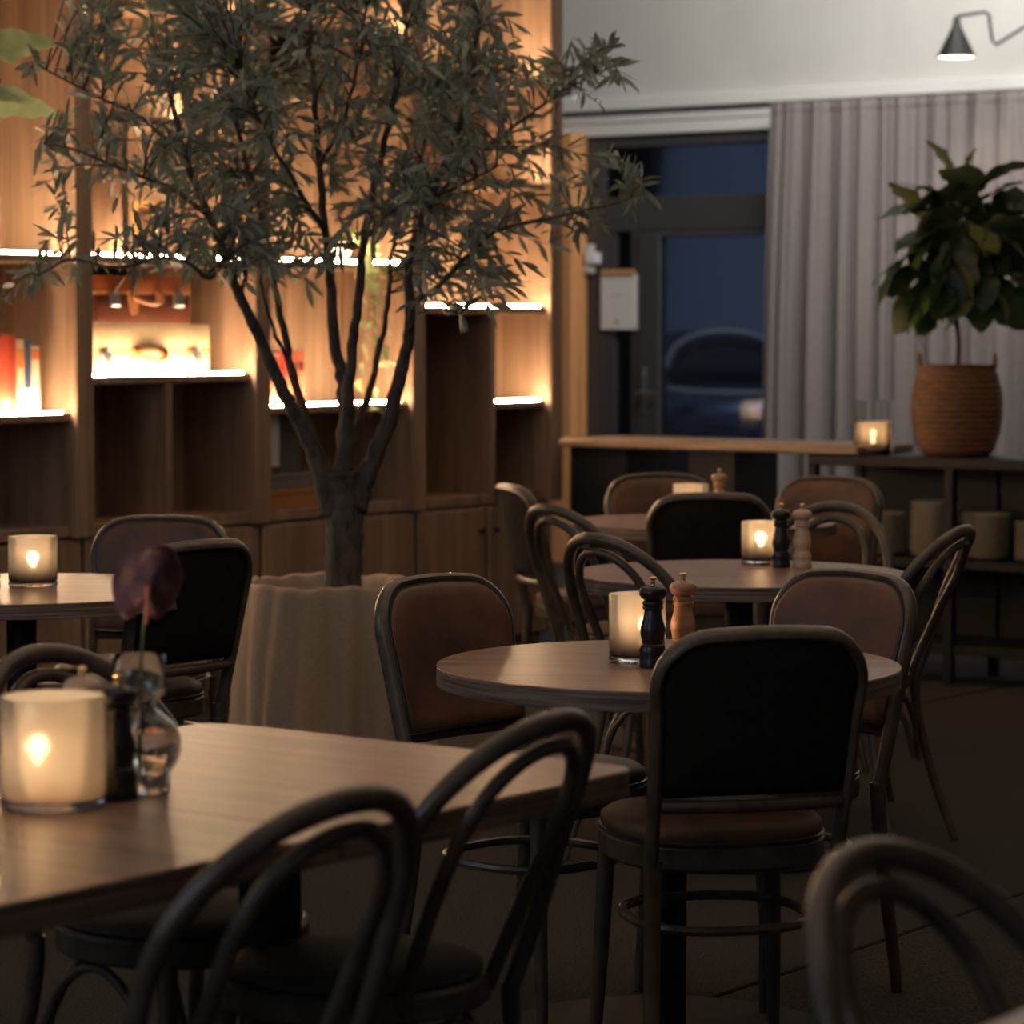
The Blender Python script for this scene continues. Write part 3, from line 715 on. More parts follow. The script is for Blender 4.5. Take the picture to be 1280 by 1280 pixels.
# table at the bottom right corner: its left edge runs along V
def atz(px, py, z):
    x = (px - 640) / 3700; yv = -(py - 640) / 3700; p = math.atan(232 / 3700)
    r = Vector((x, math.cos(p) + yv * math.sin(p), -math.sin(p) + yv * math.cos(p))); return Vector((0, 0, CAMZ)) + r * ((z - CAMZ) / r.z)
E1 = atz(1258, 1269, .75)
rect_table(E1 + U * .80 + V * .42, .80, .70, 'wooden table whose corner shows at the bottom right', (.055, .055, .055, .055))

# ------------------------------------------------------------------ things on the tables
def mill(x, y, m, label, h=.171, z=.7508):
    t = empty('pepper_mill', (x, y, z), 0, label, 'mill', 'salt and pepper mills')
    s = h / .171
    prof = [(.0, 0), (.026, 0), (.027, .004), (.026, .014), (.0245, .022), (.0265, .028), (.0265, .034), (.023, .040), (.0235, .042), (.0205, .045), (.0225, .055), (.0245, .066), (.0240, .078), (.0205, .090),
            (.0175, .102), (.0165, .110), (.0200, .113), (.0205, .117), (.0180, .119), (.0205, .122), (.0205, .126), (.0175, .129), (0, .129)]
    MB().lathe([(r * s, zz * s) for r, zz in prof], 28).build('body', m, t, angle=50)
    hp = [(0, .1295), (.016, .1295), (.022, .133), (.0265, .140), (.0270, .147), (.024, .153), (.017, .157), (.009, .159), (0, .159)]
    MB().lathe([(r * s, zz * s) for r, zz in hp], 28).build('head', m, t, angle=50)
    kp = [(0, .1592), (.005, .1592), (.004, .164), (.0055, .166), (.004, .168), (.0075, .1705), (.008, .173), (.005, .175), (0, .1755)]
    MB().lathe([(r * s, zz * s) for r, zz in kp], 16).build('knob', M['brass'], t, angle=50)
    return t
mill(.272, 5.695, M['black_wood'], 'black mill in front of the candle on the nearest round table')
mill(.336, 5.79, M['mid_wood'], 'reddish wooden mill right of the candle on the nearest round table')
mill(.735, 8.07, M['black_wood'], 'black mill right of the candle on the middle round table')
mill(.792, 8.06, M['pale_wood'], 'pale wooden mill on the middle round table')
mill(.704, 10.04, M['mid_wood'], 'wooden mill on the rear round table, only its top visible')
mill(-1.315, 7.43, M['black_wood'], 'black mill cut by the left picture edge on the left round table')
mill(-.548, 4.095, M['black_wood'], 'black mill between the large candle and the glass vase')
mill(-.612, 4.185, M['pale_wood'], 'pale mill half hidden behind the large candle')

def candle(x, y, r, h, m, label, power, fx=0.0, fy=0.0, fz=.06, z=.7508, name='candle_holder', inner=True):
    t = empty(name, (x, y, z), 0, label, 'candle holder', 'lit candle holders')
    w = .0035
    # thick clear foot
    MB().lathe([(0, 0), (r * .96, 0), (r, .004), (r, .0095), (r * .97, .012), (0, .012)], 40).build('glass_foot', M['clear_glass'], t, angle=50)
    prof = [(r * .97, .0125), (r, .018), (r, h - .002), (r - .001, h), (r - w, h - .001), (r - w, .02), (r * .9, .0165), (0, .0165)]
    MB().lathe(prof, 48).build('glass_body', m, t, angle=60)
    c = MB().lathe([(0, .0185), (.019, .0185), (.019, .034), (.017, .035), (0, .034)], 20, fx, fy).build('tea_light', M['paper'], t)
    MB().tube([(fx, fy, .034), (fx, fy, .042)], .0012, 6).build('wick', M['wick'], c)
    MB().lathe([(0, fz - .014), (.006, fz - .010), (.008, fz - .003), (.0065, fz + .004), (.002, fz + .012), (0, fz + .015)], 12, fx, fy).build('flame', M['flame'], c)
    l = bpy.data.lights.new('candle_light', 'POINT'); l.energy = power * 1.1; l.color = (1, .70, .42); l.shadow_soft_size = .016
    o = bpy.data.objects.new('candle_light', l); SC.collection.objects.link(o); o.parent = t; o.location = (fx, fy, fz + .012)
    return t
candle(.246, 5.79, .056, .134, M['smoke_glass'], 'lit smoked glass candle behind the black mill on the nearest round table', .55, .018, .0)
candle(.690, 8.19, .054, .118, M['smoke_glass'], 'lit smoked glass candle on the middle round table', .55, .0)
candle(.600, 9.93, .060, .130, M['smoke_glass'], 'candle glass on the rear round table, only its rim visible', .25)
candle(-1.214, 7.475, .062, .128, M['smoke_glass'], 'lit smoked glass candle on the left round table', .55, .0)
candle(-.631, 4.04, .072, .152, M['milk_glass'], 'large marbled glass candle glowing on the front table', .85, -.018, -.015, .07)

# unseen table and lantern, added to make the warm reflection in the door glass
RP = Vector(WL) + U * -1.03 + V * -2.86
round_table(RP.x, RP.y, 'added round table behind the bookcase, out of direct sight', .35)
candle(RP.x, RP.y, .10, .15, M['milk_glass'], 'added lit lantern behind the bookcase, seen only mirrored in the door glass', 9.0)

# vase with flower
vz = empty('glass_vase', (-.508, 4.15, .7508), 0, 'clear bulbous glass vase holding one flower on the front table', 'vase')
prof = [(0, .0), (.0235, 0), (.025, .003), (.0245, .026), (.026, .030), (.036, .045), (.041, .062), (.040, .078), (.033, .097), (.021, .110), (.0145, .118), (.0145, .124), (.024, .134), (.034, .141), (.0365, .146), (.037, .160), (.0375, .195),
        (.0362, .1955), (.0357, .160), (.0352, .147), (.0328, .1425), (.023, .1355), (.0131, .125), (.0131, .117), (.0198, .109), (.032, .0962), (.0388, .078), (.0397, .062), (.0348, .0465), (.0245, .0315), (.0228, .027), (.0228, .005), (0, .005)]
off = [-.018 * max(0, min(1, (z - .10) / .05)) for r, z in prof]
MB().lathe(prof, 40, off=off).build('vase_glass', M['clear_glass'], vz, angle=70)
wp_ = [(0, .0075), (.0210, .0085), (.0210, .028), (.0230, .0335), (.0335, .0475), (.0385, .062), (.0375, .077), (.0345, .087), (0, .087)]
MB().lathe(wp_, 32).build('water', M['water'], vz, angle=60)
fl = empty('anthurium', (-.508, 4.15, .765), 0, 'dark purple anthurium flower on a long stem in the glass vase', 'flower')
st = smooth_path([(-.014, 0, .0), (-.013, 0, .05), (-.0165, .0, .12), (-.012, 0, .20), (-.006, .0, .262)], 6)
MB().tube(st, .0022, 8).build('stem', M['stem_green'], fl)
MB().tube([(-.007, -.0, .225), (-.005, -.004, .262), (-.003, -.008, .280)], [.0024, .0032, .0042], 8).build('upper_stem', M['stem_pink'], fl)
vs = []; fs = []; nu, nv = 28, 9
for i in range(nu):
    a = 2 * math.pi * i / nu
    # heart: notch at top near the stem, tip below left
    rr = .058 * (1 + .10 * math.cos(a) - .0 * math.sin(a)) * (1 - .34 * math.exp(-((a - math.pi * .5) / .33) ** 2)) * (1 + .16 * math.exp(-((a - math.pi * 1.5) / .5) ** 2))
    for j in range(nv + 1):
        t_ = j / nv; x = rr * t_ * math.cos(a); z = rr * t_ * math.sin(a)
        yv = .030 * t_ ** 2 * (1 + .6 * math.cos(2 * a)) + .006 * math.sin(a * 5) * t_ ** 2 - .045 * max(0, t_ - .55) * (1 if x > .012 else 0)
        vs.append((x * .83, yv, z))
for i in range(nu):
    j2 = (i + 1) % nu
    for j in range(nv): fs.append((i * (nv + 1) + j, j2 * (nv + 1) + j, j2 * (nv + 1) + j + 1, i * (nv + 1) + j + 1))
sx = MB().add(vs, fs).build('spathe', M['petal'], fl, angle=180); sx.location = (-.001, .004, .274); sx.rotation_euler = (R(-12), R(196), R(10))
sm = sx.modifiers.new('thickness', 'SOLIDIFY'); sm.thickness = .0015

# ------------------------------------------------------------------ bar counter and console with plates
bar = empty('bar_counter', (.195, 12.66, 0), UA, 'long wooden high counter in front of the glazed door', 'counter')
MB().box(0, 1.47, 0, .46, .896, .931, .006).build('counter_top', M['bar_wood'], bar, False)
for x0, x1 in ((.02, .32), (.62, .86)):
    MB().box(x0, x1, .06, .40, .0, .896, .006).build('support_panel', M['black_metal'], bar, False)
MB().box(.32, .62, .20, .23, .30, .36, .004).build('cross_rail', M['black_metal'], bar, False)
con = empty('console_shelf', Vector((.195, 12.66, 0)) + U * 1.22 + V * .03, UA, 'black open console shelf holding the basket plant and plates', 'shelf')
MB().box(0, 2.6, 0, .42, .85, .894, .004).build('top_board', M['black_metal'], con, False)
MB().box(.03, 2.57, .01, .40, .455, .492, .004).build('lower_board', M['black_metal'], con, False)
MB().box(.03, 2.57, .01, .40, .12, .157, .004).build('lower_board', M['black_metal'], con, False)
for x in (0, .62, 1.35, 2.05, 2.56):
    for y_ in (.0, .38): MB().box(x, x + .04, y_, y_ + .04, 0, .85, .003).build('leg', M['black_metal'], con, False)
MB().box(.03, 2.57, .395, .41, .157, .85).build('back_board', M['black_metal'], con, False)
def on_con(s, y_, z): return Vector(con.location) + U * s + V * y_ + Vector((0, 0, z))
pl = None
prof = [(0, .002), (.045, .0), (.05, .001), (.052, .004), (.078, .008), (.094, .013), (.096, .015), (.092, .0155), (.076, .0115), (.05, .006), (0, .005)]
for (px_s, cnt, lb) in ((.28, 13, 'cream plate in the leftmost stack on the black console'), (.515, 17, 'cream plate in the tallest stack on the black console'), (.745, 14, 'cream plate in the second stack from the right edge'), (.975, 12, 'cream plate in the stack at the right picture edge')):
    for k in range(cnt):
        if pl is None: pl = o = MB().lathe(prof, 28).build('plate', M['ceramic'], None, angle=40)
        else: o = pl.copy(); SC.collection.objects.link(o)
        o.location = on_con(px_s + random.Random(k * 7 + cnt).uniform(-.002, .002), .12, .4925 + k * .0128); lb2 = lb.replace('cream plate in', 'topmost cream plate of' if k == cnt - 1 else 'undermost cream plate of' if k == 0 else 'cream plate within')
        tag(o, lb2, 'plate', 'plates stacked on the console, ' + lb.split(' in the ')[1])
# basket plant
bk = empty('potted_fig', on_con(.575, .19, .8945), 0, 'fiddle leaf fig in a brown wicker basket on the black console', 'potted plant')
prof = [(0, 0), (.125, 0), (.145, .02), (.168, .09), (.178, .17), (.176, .25), (.158, .32), (.152, .345), (.158, .352), (.158, .362), (.148, .362), (.145, .33), (0, .31)]
q = MB(); q.lathe(prof, 48)
# woven relief
q.v = [(x * (1 + .012 * (((int(i % 48) + int(z / .02)) % 2) * 2 - 1) * (1 if .02 < z < .34 else 0)), y_ * (1 + .012 * (((int(i % 48) + int(z / .02)) % 2) * 2 - 1) * (1 if .02 < z < .34 else 0)), z) for i, (x, y_, z) in enumerate(q.v)]
q.build('wicker_basket', M['wicker'], bk, angle=60)
for k in range(14):
    z = .03 + k * .0225
    import bisect
    rr = None
    for (r0, z0_), (r1, z1_) in zip(prof[1:8], prof[2:9]):
        if z0_ <= z <= z1_: rr = lerp(r0, r1, (z - z0_) / (z1_ - z0_))
    if rr: MB().tube([((rr + .002) * math.cos(2 * math.pi * j / 40), (rr + .002) * math.sin(2 * math.pi * j / 40), z + .002 * (j % 2)) for j in range(40)], .0045, 6, closed=True).build('wicker_band', M['wicker'], bk)
for s in (-1, 1):
    MB().tube([(s * .150, -.03 + .06 * k / 8, .35 + .055 * math.sin(math.pi * k / 8)) for k in range(9)], .006, 6).build('basket_handle', M['wicker'], bk)
MB().lathe([(0, .325), (.143, .322)], 24).build('soil', M['soil'], bk)
MB().tube(smooth_path([(0, 0, .31), (.005, .01, .45), (-.01, 0, .60), (-.005, .0, .80), (.01, 0, 1.0), (.03, 0, 1.12)], 5), .0095, 8).build('trunk', M['bark'], bk)
MB().tube(smooth_path([(-.004, 0, .50), (-.05, -.01, .64), (-.09, 0, .78)], 5), .0055, 8).build('branch', M['bark'], bk)
MB().tube(smooth_path([(0, 0, .62), (.07, .01, .76), (.15, .0, .90)], 5), .0055, 8).build('branch', M['bark'], bk)
MB().tube([(-.10, .05, .33), (-.13, .0, .43), (-.155, .0, .47)], .002, 6).build('twig', M['bark'], bk)
def big_leaf_mesh(name, L, w, curl, m, fiddle=True):
    b_ = MB(); n = 9; vs = []
    for i in range(n + 1):
        t_ = i / n
        ww = (w * (math.sin(math.pi * t_ ** .85) ** .7) * (.72 + .5 * t_ - .25 * math.exp(-((t_ - .42) / .12) ** 2)) if fiddle else w * 1.25 * min(1, (t_ * 7) ** .6) * (1 - t_) ** .75) if 0 < i < n else .002
        for j, s in enumerate((-1, -.5, 0, .5, 1)):
            vs.append((s * ww, t_ * L, -curl * t_ * t_ * L + .10 * abs(s) * ww * 1.2 + .006 * math.sin(i * 2.3 + j)))
    fs = [(i * 5 + j, i * 5 + j + 1, (i + 1) * 5 + j + 1, (i + 1) * 5 + j) for i in range(n) for j in range(4)]
    b_.add(vs, fs); me = bpy.data.meshes.new(name); me.from_pydata(b_.v, [], b_.f); me.materials.append(m); me.polygons.foreach_set('use_smooth', [True] * len(me.polygons)); return me
fm_ = [big_leaf_mesh('fig_leaf', .20, .088, c, M['fig_leaf']) for c in (.15, .4, .7)]; fy_ = big_leaf_mesh('fig_leaf', .15, .055, .3, M['fig_leaf_young'])
rg = random.Random(5)
def orient(d, up=Vector((0, 0, 1)), roll=0):
    d = d.normalized(); x = d.cross(up); x = x.normalized() if x.length > 1e-3 else Vector((1, 0, 0)); z = x.cross(d)
    m = Matrix((x, d, z)).transposed().to_4x4(); return m @ Matrix.Rotation(roll, 4, 'Y')
def add_leaf(me, parent, p, d, roll=0, s=1, name='leaf'):
    o = bpy.data.objects.new(name, me); SC.collection.objects.link(o); o.parent = parent
    o.matrix_local = Matrix.Translation(p) @ orient(d, roll=roll) @ Matrix.Scale(s, 4); return o
# leaf targets seen in the photo: (x, z above console, size, droop)
FIG = [(rg.uniform(-.17, .17), rg.uniform(.72, 1.08), rg.uniform(.8, 1.05), rg.uniform(0, 360)) for _ in range(18)]
for (x, z, s, a) in FIG + list(((-.10, 1.09, .75, 170), (-.02, 1.12, .8, 100), (.10, 1.08, 1.0, 60), (.17, 1.0, 1.0, 10), (.18, .93, 1.0, -20), (-.14, 1.0, .9, 165), (-.12, .93, .8, 200), (-.16, .85, 1.15, 200), (-.13, .77, 1.0, 215),
        (-.08, .72, 1.0, 205), (-.05, .62, .8, 230), (.0, .75, .9, 260), (.07, .70, .9, 285), (.14, .74, 1.1, 320), (.19, .82, 1.1, 340), (.2, .90, 1.05, 350), (.04, .85, 1.0, 280), (.1, .92, 1.0, 300), (.0, .95, 1.1, 240),
        (-.04, .88, 1.0, 255), (.05, 1.02, 1.0, 75), (-.05, 1.02, 1.0, 120), (.12, .85, .9, 310), (.02, 1.05, .9, 90), (.07, .95, 1.1, 30), (-.03, .80, 1.0, 265), (.16, .68, .8, 300), (-.04, .9, 1.1, 180), (.12, .95, 1.1, 20), (.03, .9, 1.1, 250), (.06, .98, 1.1, 60), (-.08, .86, 1.1, 170), (.1, .8, 1.1, 350), (0, .84, 1.1, 230), (.05, .8, 1.1, 290), (.13, .9, 1.1, 330), (-.1, 1.02, 1, 150), (.02, 1.0, 1, 200), (.1, 1.0, 1, 0), (-.02, .68, .7, 240), (.09, .79, 1, 270), (-.06, .95, 1.1, 190))):
    dv = Vector((math.cos(R(a)), rg.uniform(-.8, .35), math.sin(R(a)) * .9)).normalized()
    p = Vector((x * .8 - .01, rg.uniform(-.05, .05), z - .02 + rg.uniform(-.03, .02)))
    add_leaf(rg.choice(fm_), bk, p, dv, rg.uniform(-.9, .9), s * 1.12)
add_leaf(fy_, bk, Vector((.03, -.10, .90)), Vector((.6, -.5, -.4)), .6, 1.0); add_leaf(fy_, bk, Vector((.09, -.10, .92)), Vector((.2, -.4, -.9)), -.5, .9)
add_leaf(fy_, bk, Vector((.01, -.02, 1.06)), Vector((-.5, -.1, .55)), .6, .8); add_leaf(fy_, bk, Vector((.02, 0, 1.1)), Vector((.1, 0, 1)), .2, .8)

# hurricane candles on the console
def hurricane(s, y_, label, r=.082, h=.215):
    c = on_con(s, y_, .8945)
    t = empty('hurricane_lamp', c, 0, label, 'candle holder', 'glass hurricane lamps on the console')
    MB().lathe([(0, 0), (r, 0), (r, h), (r - .004, h), (r - .004, .006), (0, .006)], 36).build('glass_cylinder', M['clear_glass'], t, angle=50)
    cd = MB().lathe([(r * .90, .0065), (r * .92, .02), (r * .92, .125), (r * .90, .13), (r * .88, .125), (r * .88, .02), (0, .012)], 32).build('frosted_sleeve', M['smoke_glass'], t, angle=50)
    MB().lathe([(0, .0125), (.03, .0125), (.03, .040), (0, .038)], 20).build('candle', wax, cd)
    MB().lathe([(0, .042), (.006, .048), (.008, .056), (.005, .066), (0, .076)], 12).build('flame', M['flame'], cd)
    l = bpy.data.lights.new('candle_light', 'POINT'); l.energy = .8; l.color = (1, .66, .36); l.shadow_soft_size = .01
    o = bpy.data.objects.new('candle_light', l); SC.collection.objects.link(o); o.parent = t; o.location = (0, 0, .085)
    return t
wax = mat('candle_wax', (.75, .60, .42), .6); wax.node_tree.nodes['Principled BSDF'].inputs['Subsurface Weight'].default_value = .3
hurricane(.235, .12, 'clear glass hurricane candle left of the wicker basket plant')
hurricane(1.03, .16, 'glass hurricane candle at the right edge beyond the wicker basket')

# ------------------------------------------------------------------ the olive tree
TX, TY = -.555, 9.0
pot = empty('cloth_wrapped_pot', (TX, TY, 0), 0, 'large planter wrapped in beige sackcloth under the olive tree', 'planter')
rg = random.Random(11); vs = []; fs = []; nk = 160
prof = [(.315, .004, 1), (.307, .10, 1), (.298, .25, .9), (.286, .40, .75), (.272, .52, .55), (.262, .60, .35), (.262, .622, .25), (.254, .634, .3), (.240, .630, .4), (.228, .60, .6), (.215, .56, .8), (.10, .55, .5), (0.02, .55, 0)]
ph = [rg.uniform(0, 6.28) for _ in range(8)]
for r, z, am in prof:
    for k in range(nk):
        a = 2 * math.pi * k / nk
        mod = .5 + .5 * math.sin(2 * a + ph[6]) ; f = .020 * mod * math.sin(9 * a + ph[0] + z * 2.3) + .016 * (1 - mod) * math.sin(15 * a + ph[1] - z * 3) + .003 * math.sin(31 * a + ph[2] + z * 5) + .014 * math.sin(4 * a + ph[3] + z * 3) - .022 * math.exp(-((a % 6.283 - 4.05) / .06) ** 2) - .018 * math.exp(-((a % 6.283 - 5.1) / .08) ** 2)
        zz = z + (.004 * math.sin(6 * a + ph[4]) + .003 * math.sin(17 * a + ph[5])) * (1 if z > .5 and r > .2 else 0)
        rr = r + f * am; vs.append((rr * math.cos(a), rr * math.sin(a), zz))
for i in range(len(prof) - 1):
    for k in range(nk):
        l_ = (k + 1) % nk; fs.append((i * nk + k, i * nk + l_, (i + 1) * nk + l_, (i + 1) * nk + k))
MB().add(vs, fs).build('sackcloth_cover', M['sackcloth'], pot, angle=180)
MB().lathe([(0, .0), (.22, 0), (.23, .54), (0, .54)], 32).build('inner_pot', M['black_metal'], pot, angle=40)
MB().lathe([(0.0, .5515), (.20, .5605), (.205, .5615)], 32).build('soil', M['soil'], pot)

tree = empty('olive_tree', (-.518, TY, .545), 0, 'tall olive tree with grey green leaves growing from the wrapped pot', 'tree')
def tp(px, py, dy=0.0):
    d = TY + dy; x = (px - 640) / 3700 * d; z = CAMZ - (py - 408) / 3700 * d
    return Vector((x, d, z)) - Vector(tree.location)
rg = random.Random(3)
tk = [tp(427, 760), tp(428, 730), tp(430, 680), tp(430, 640), tp(426, 610), tp(424, 590)]
MB().tube(smooth_path(tk, 5), [lerp(.058, .056, i / 25) * (1 + .06 * math.sin(i * 1.9)) for i in range(26)], 16).build('trunk', M['bark'], tree, angle=180)
limbs = [
    ([(416, 640, 0), (404, 600, -.02), (392, 565, -.03), (372, 525, -.05), (350, 480, -.08), (326, 425, -.12), (300, 372, -.16), (284, 325, -.2), (262, 270, -.22), (235, 200, -.2), (215, 120, -.15)], .046, .008),
    ([(400, 590, -.02), (392, 555, .02), (376, 500, .05), (362, 450, .08), (348, 380, .10), (338, 320, .12), (322, 250, .14), (300, 170, .15), (280, 80, .15)], .026, .006),
    ([(428, 620, 0), (430, 570, .0), (432, 520, .02), (428, 470, .03), (416, 415, .03), (414, 350, .02), (408, 290, 0), (400, 210, -.05), (395, 120, -.1), (390, 20, -.1)], .042, .007),
    ([(430, 590, 0), (434, 530, -.03), (436, 480, -.05), (442, 420, -.08), (450, 360, -.1), (455, 300, -.12), (470, 230, -.15), (490, 140, -.2), (510, 40, -.2)], .032, .007),
    ([(442, 635, 0), (456, 600, .0), (472, 560, -.02), (488, 520, -.04), (500, 470, -.06), (511, 420, -.08), (514, 380, -.1), (512, 330, -.1), (530, 270, -.15), (560, 200, -.2), (590, 110, -.2), (600, 20, -.2)], .044, .007),
    ([(438, 560, 0), (458, 500, .08), (474, 440, .12), (484, 380, .15), (492, 310, .2), (520, 220, .25), (545, 130, .25)], .016, .005),
    ([(284, 325, -.2), (262, 348, -.24), (238, 330, -.28), (200, 322, -.3), (150, 335, -.34), (90, 325, -.36), (50, 345, -.38)], .009, .003),
    ([(514, 380, -.1), (545, 360, -.2), (580, 325, -.3), (620, 290, -.35), (680, 275, -.4), (740, 262, -.4), (790, 248, -.4)], .011, .003),
    ([(530, 270, -.15), (570, 220, -.1), (630, 170, -.05), (690, 125, 0), (740, 98, 0)], .010, .003),
    ([(262, 270, -.22), (210, 235, -.25), (160, 215, -.3), (100, 190, -.32), (60, 182, -.32)], .009, .003),
    ([(235, 200, -.2), (180, 150, -.1), (120, 120, -.1), (60, 90, -.1)], .008, .003),
    ([(300, 372, -.16), (310, 330, -.1), (312, 280, 0), (305, 230, .05)], .010, .004),
    ([(362, 450, .08), (345, 420, .02), (330, 370, -.02), (325, 330, -.05)], .008, .004),
    ([(408, 290, 0), (370, 230, -.2), (330, 160, -.3), (300, 90, -.3)], .010, .004),
    ([(455, 300, -.12), (500, 260, -.3), (560, 240, -.4), (620, 210, -.45)], .009, .003),
    ([(400, 210, -.05), (430, 150, -.25), (450, 80, -.3), (460, 10, -.3)], .009, .004),
    ([(511, 420, -.08), (520, 395, -.16), (545, 385, -.22), (575, 392, -.26)], .006, .002),
]
nodes = []
for pts, r0, r1 in limbs:
    P = smooth_path([tp(*p) for p in pts], 5); n = len(P)
    P = [p + Vector((rg.uniform(-1, 1), rg.uniform(-1, 1), 0)) * .004 for p in P]
    rad = [lerp(r0, r1, (i / (n - 1)) ** .42) * rg.uniform(.92, 1.1) for i in range(n)]
    MB().tube(P, rad, 10).build('branch', M['bark'], tree, angle=180)
    for i, p in enumerate(P):
        if rad[i] < .016: nodes.append(p)
# canopy outline in the plane of the tree (metres from its base), crown as seen
OUT = [(0, 378), (40, 335), (60, 290), (30, 190), (90, 140), (60, 100), (100, 60), (100, -60), (640, -60), (620, 30), (690, 60), (760, 60), (770, 100), (720, 130), (745, 165), (780, 195), (810, 240), (760, 280), (700, 300), (660, 340), (640, 365), (600, 350), (560, 390),
       (525, 400), (500, 330), (440, 300), (380, 360), (330, 370), (290, 350), (240, 345), (180, 330), (120, 345), (60, 350), (20, 380)]
def inside(x, y):
    c = False; n = len(OUT)
    for i in range(n):
        x1, y1 = OUT[i]; x2, y2 = OUT[(i + 1) % n]
        if (y1 > y) != (y2 > y) and x < (x2 - x1) * (y - y1) / (y2 - y1) + x1: c = not c
    return c
def dens(x, y):
    d = 1.0
    if x < 110: d = .30
    elif x < 200: d = .5 if y < 200 else .38
    if x < 235 and 170 < y < 235 : d = .45
    if x > 640: d = .30
    if x > 590 and y < 60: d = .35
    if 180 < x < 560 and 130 < y < 300: d = 1.0
    return d
twigs = []
tries = 0
while len(twigs) < 600 and tries < 9000:
    tries += 1; x, y = rg.uniform(0, 815), rg.uniform(-60, 400)
    if not inside(x, y) or rg.random() > dens(x, y): continue
    half = .10 + .42 * min(1, min(x, 815 - x) / 260)
    twigs.append(tp(x, y, rg.uniform(-half, half) - .05))
for (x, y) in ((5, 372), (40, 348), (62, 300), (78, 270), (52, 185), (45, 90), (70, 245), (105, 60), (765, 62), (775, 98), (745, 130), (740, 75), (808, 243), (785, 262), (760, 195), (720, 285), (578, 396), (560, 385), (540, 396), (690, 292), (640, 355), (270, 338), (210, 336), (160, 345), (120, 325), (655, 330), (612, 345)):
    for k in range(1): twigs.append(tp(x, y, rg.uniform(-.3, -.1)))
tw = MB(); leaves = []
for T_ in twigs:
    best = min(nodes, key=lambda n_: (n_ - T_).length + (.25 if n_.z > T_.z + .05 else 0))
    d = T_ - best; L = d.length
    if L < .05: d = Vector((rg.uniform(-1, 1), rg.uniform(-1, 1), rg.uniform(0, 1))).normalized() * .12; L = .12; T_ = best + d
    if L > .42: best = T_ - d * (.42 / L) + Vector((0, 0, .0)) if False else best
    mid_ = best + d * .5 + Vector((rg.uniform(-.03, .03), rg.uniform(-.03, .03), .03 + .1 * L * rg.uniform(-.3, .8)))
    P = smooth_path([best, mid_, T_], 6); n = len(P)
    tw.tube(P, [lerp(.0032, .0012, i / (n - 1)) for i in range(n)], 5)
    start = max(0, 1 - .24 / L)
    cnt = 5 + int(min(L, .24) * 28)
    for k in range(cnt):
        t_ = lerp(start, 1, (k + .5) / cnt); i = min(n - 2, int(t_ * (n - 1))); fr = t_ * (n - 1) - i
        p = P[i].lerp(P[i + 1], fr); tg = (P[i + 1] - P[i]).normalized()
        side = tg.cross(Vector((0, 0, 1))); side = side.normalized() if side.length > .1 else Vector((1, 0, 0))
        rot = Matrix.Rotation(rg.uniform(0, 6.28) if k % 2 else (k * 2.4), 3, tg)
        dd = (tg * rg.uniform(.5, 1.2) + (rot @ side) * rg.uniform(.5, 1) + Vector((0, 0, rg.uniform(-.35, .15)))).normalized()
        leaves.append((p, dd, rg.uniform(-1.5, 1.5), rg.uniform(.75, 1.25)))
    leaves.append((P[-1], (P[-1] - P[-2]).normalized(), rg.uniform(-1, 1), rg.uniform(.8, 1.2)))
o = tw.build('twigs', M['bark'], tree, angle=180); o['kind'] = 'stuff'
def leaf_geo(L, w, curl):
    vs = [(0, 0, 0)]
    for t_, ww in ((.22, .72), (.5, 1.0), (.78, .66)):
        z = -curl * t_ * t_ * L
        vs += [(-ww * w, t_ * L, z + .25 * w * ww), (0, t_ * L, z), (ww * w, t_ * L, z + .25 * w * ww)]
    vs.append((0, L, -curl * L))
    fs = [(0, 2, 1), (0, 3, 2), (1, 2, 5, 4), (2, 3, 6, 5), (4, 5, 8, 7), (5, 6, 9, 8), (7, 8, 10), (8, 9, 10)]
    return vs, fs
LV = [leaf_geo(.073, .0074, c) for c in (-.05, .12, .3)] + [leaf_geo(.084, .0090, .1)]
LM = []
for vs, fs in LV:
    me = bpy.data.meshes.new('leaf'); me.from_pydata(vs, [], fs); me.materials.append(M['olive_leaf']); me.polygons.foreach_set('use_smooth', [True] * len(me.polygons)); LM.append(me)
leaves.sort(key=lambda l: l[0].y)
in_view = [l for l in leaves if l[0].z + tree.location.z < CAMZ + 408 / 3700 * TY]
first = in_view[:300]; ids = set(id(l) for l in first)
for l in first: add_leaf(LM[rg.randrange(4)], tree, l[0], l[1], l[2], l[3])
sb = MB()
for l in leaves:
    if id(l) in ids: continue
    vs, fs = LV[rg.randrange(4)]; mt = Matrix.Translation(l[0]) @ orient(l[1], roll=l[2]) @ Matrix.Scale(l[3], 4)
    sb.add([mt @ Vector(v) for v in vs], fs)
o = sb.build('foliage', M['olive_leaf'], tree, angle=180); o['kind'] = 'stuff'
print('leaves', len(leaves), 'twigs', len(twigs))

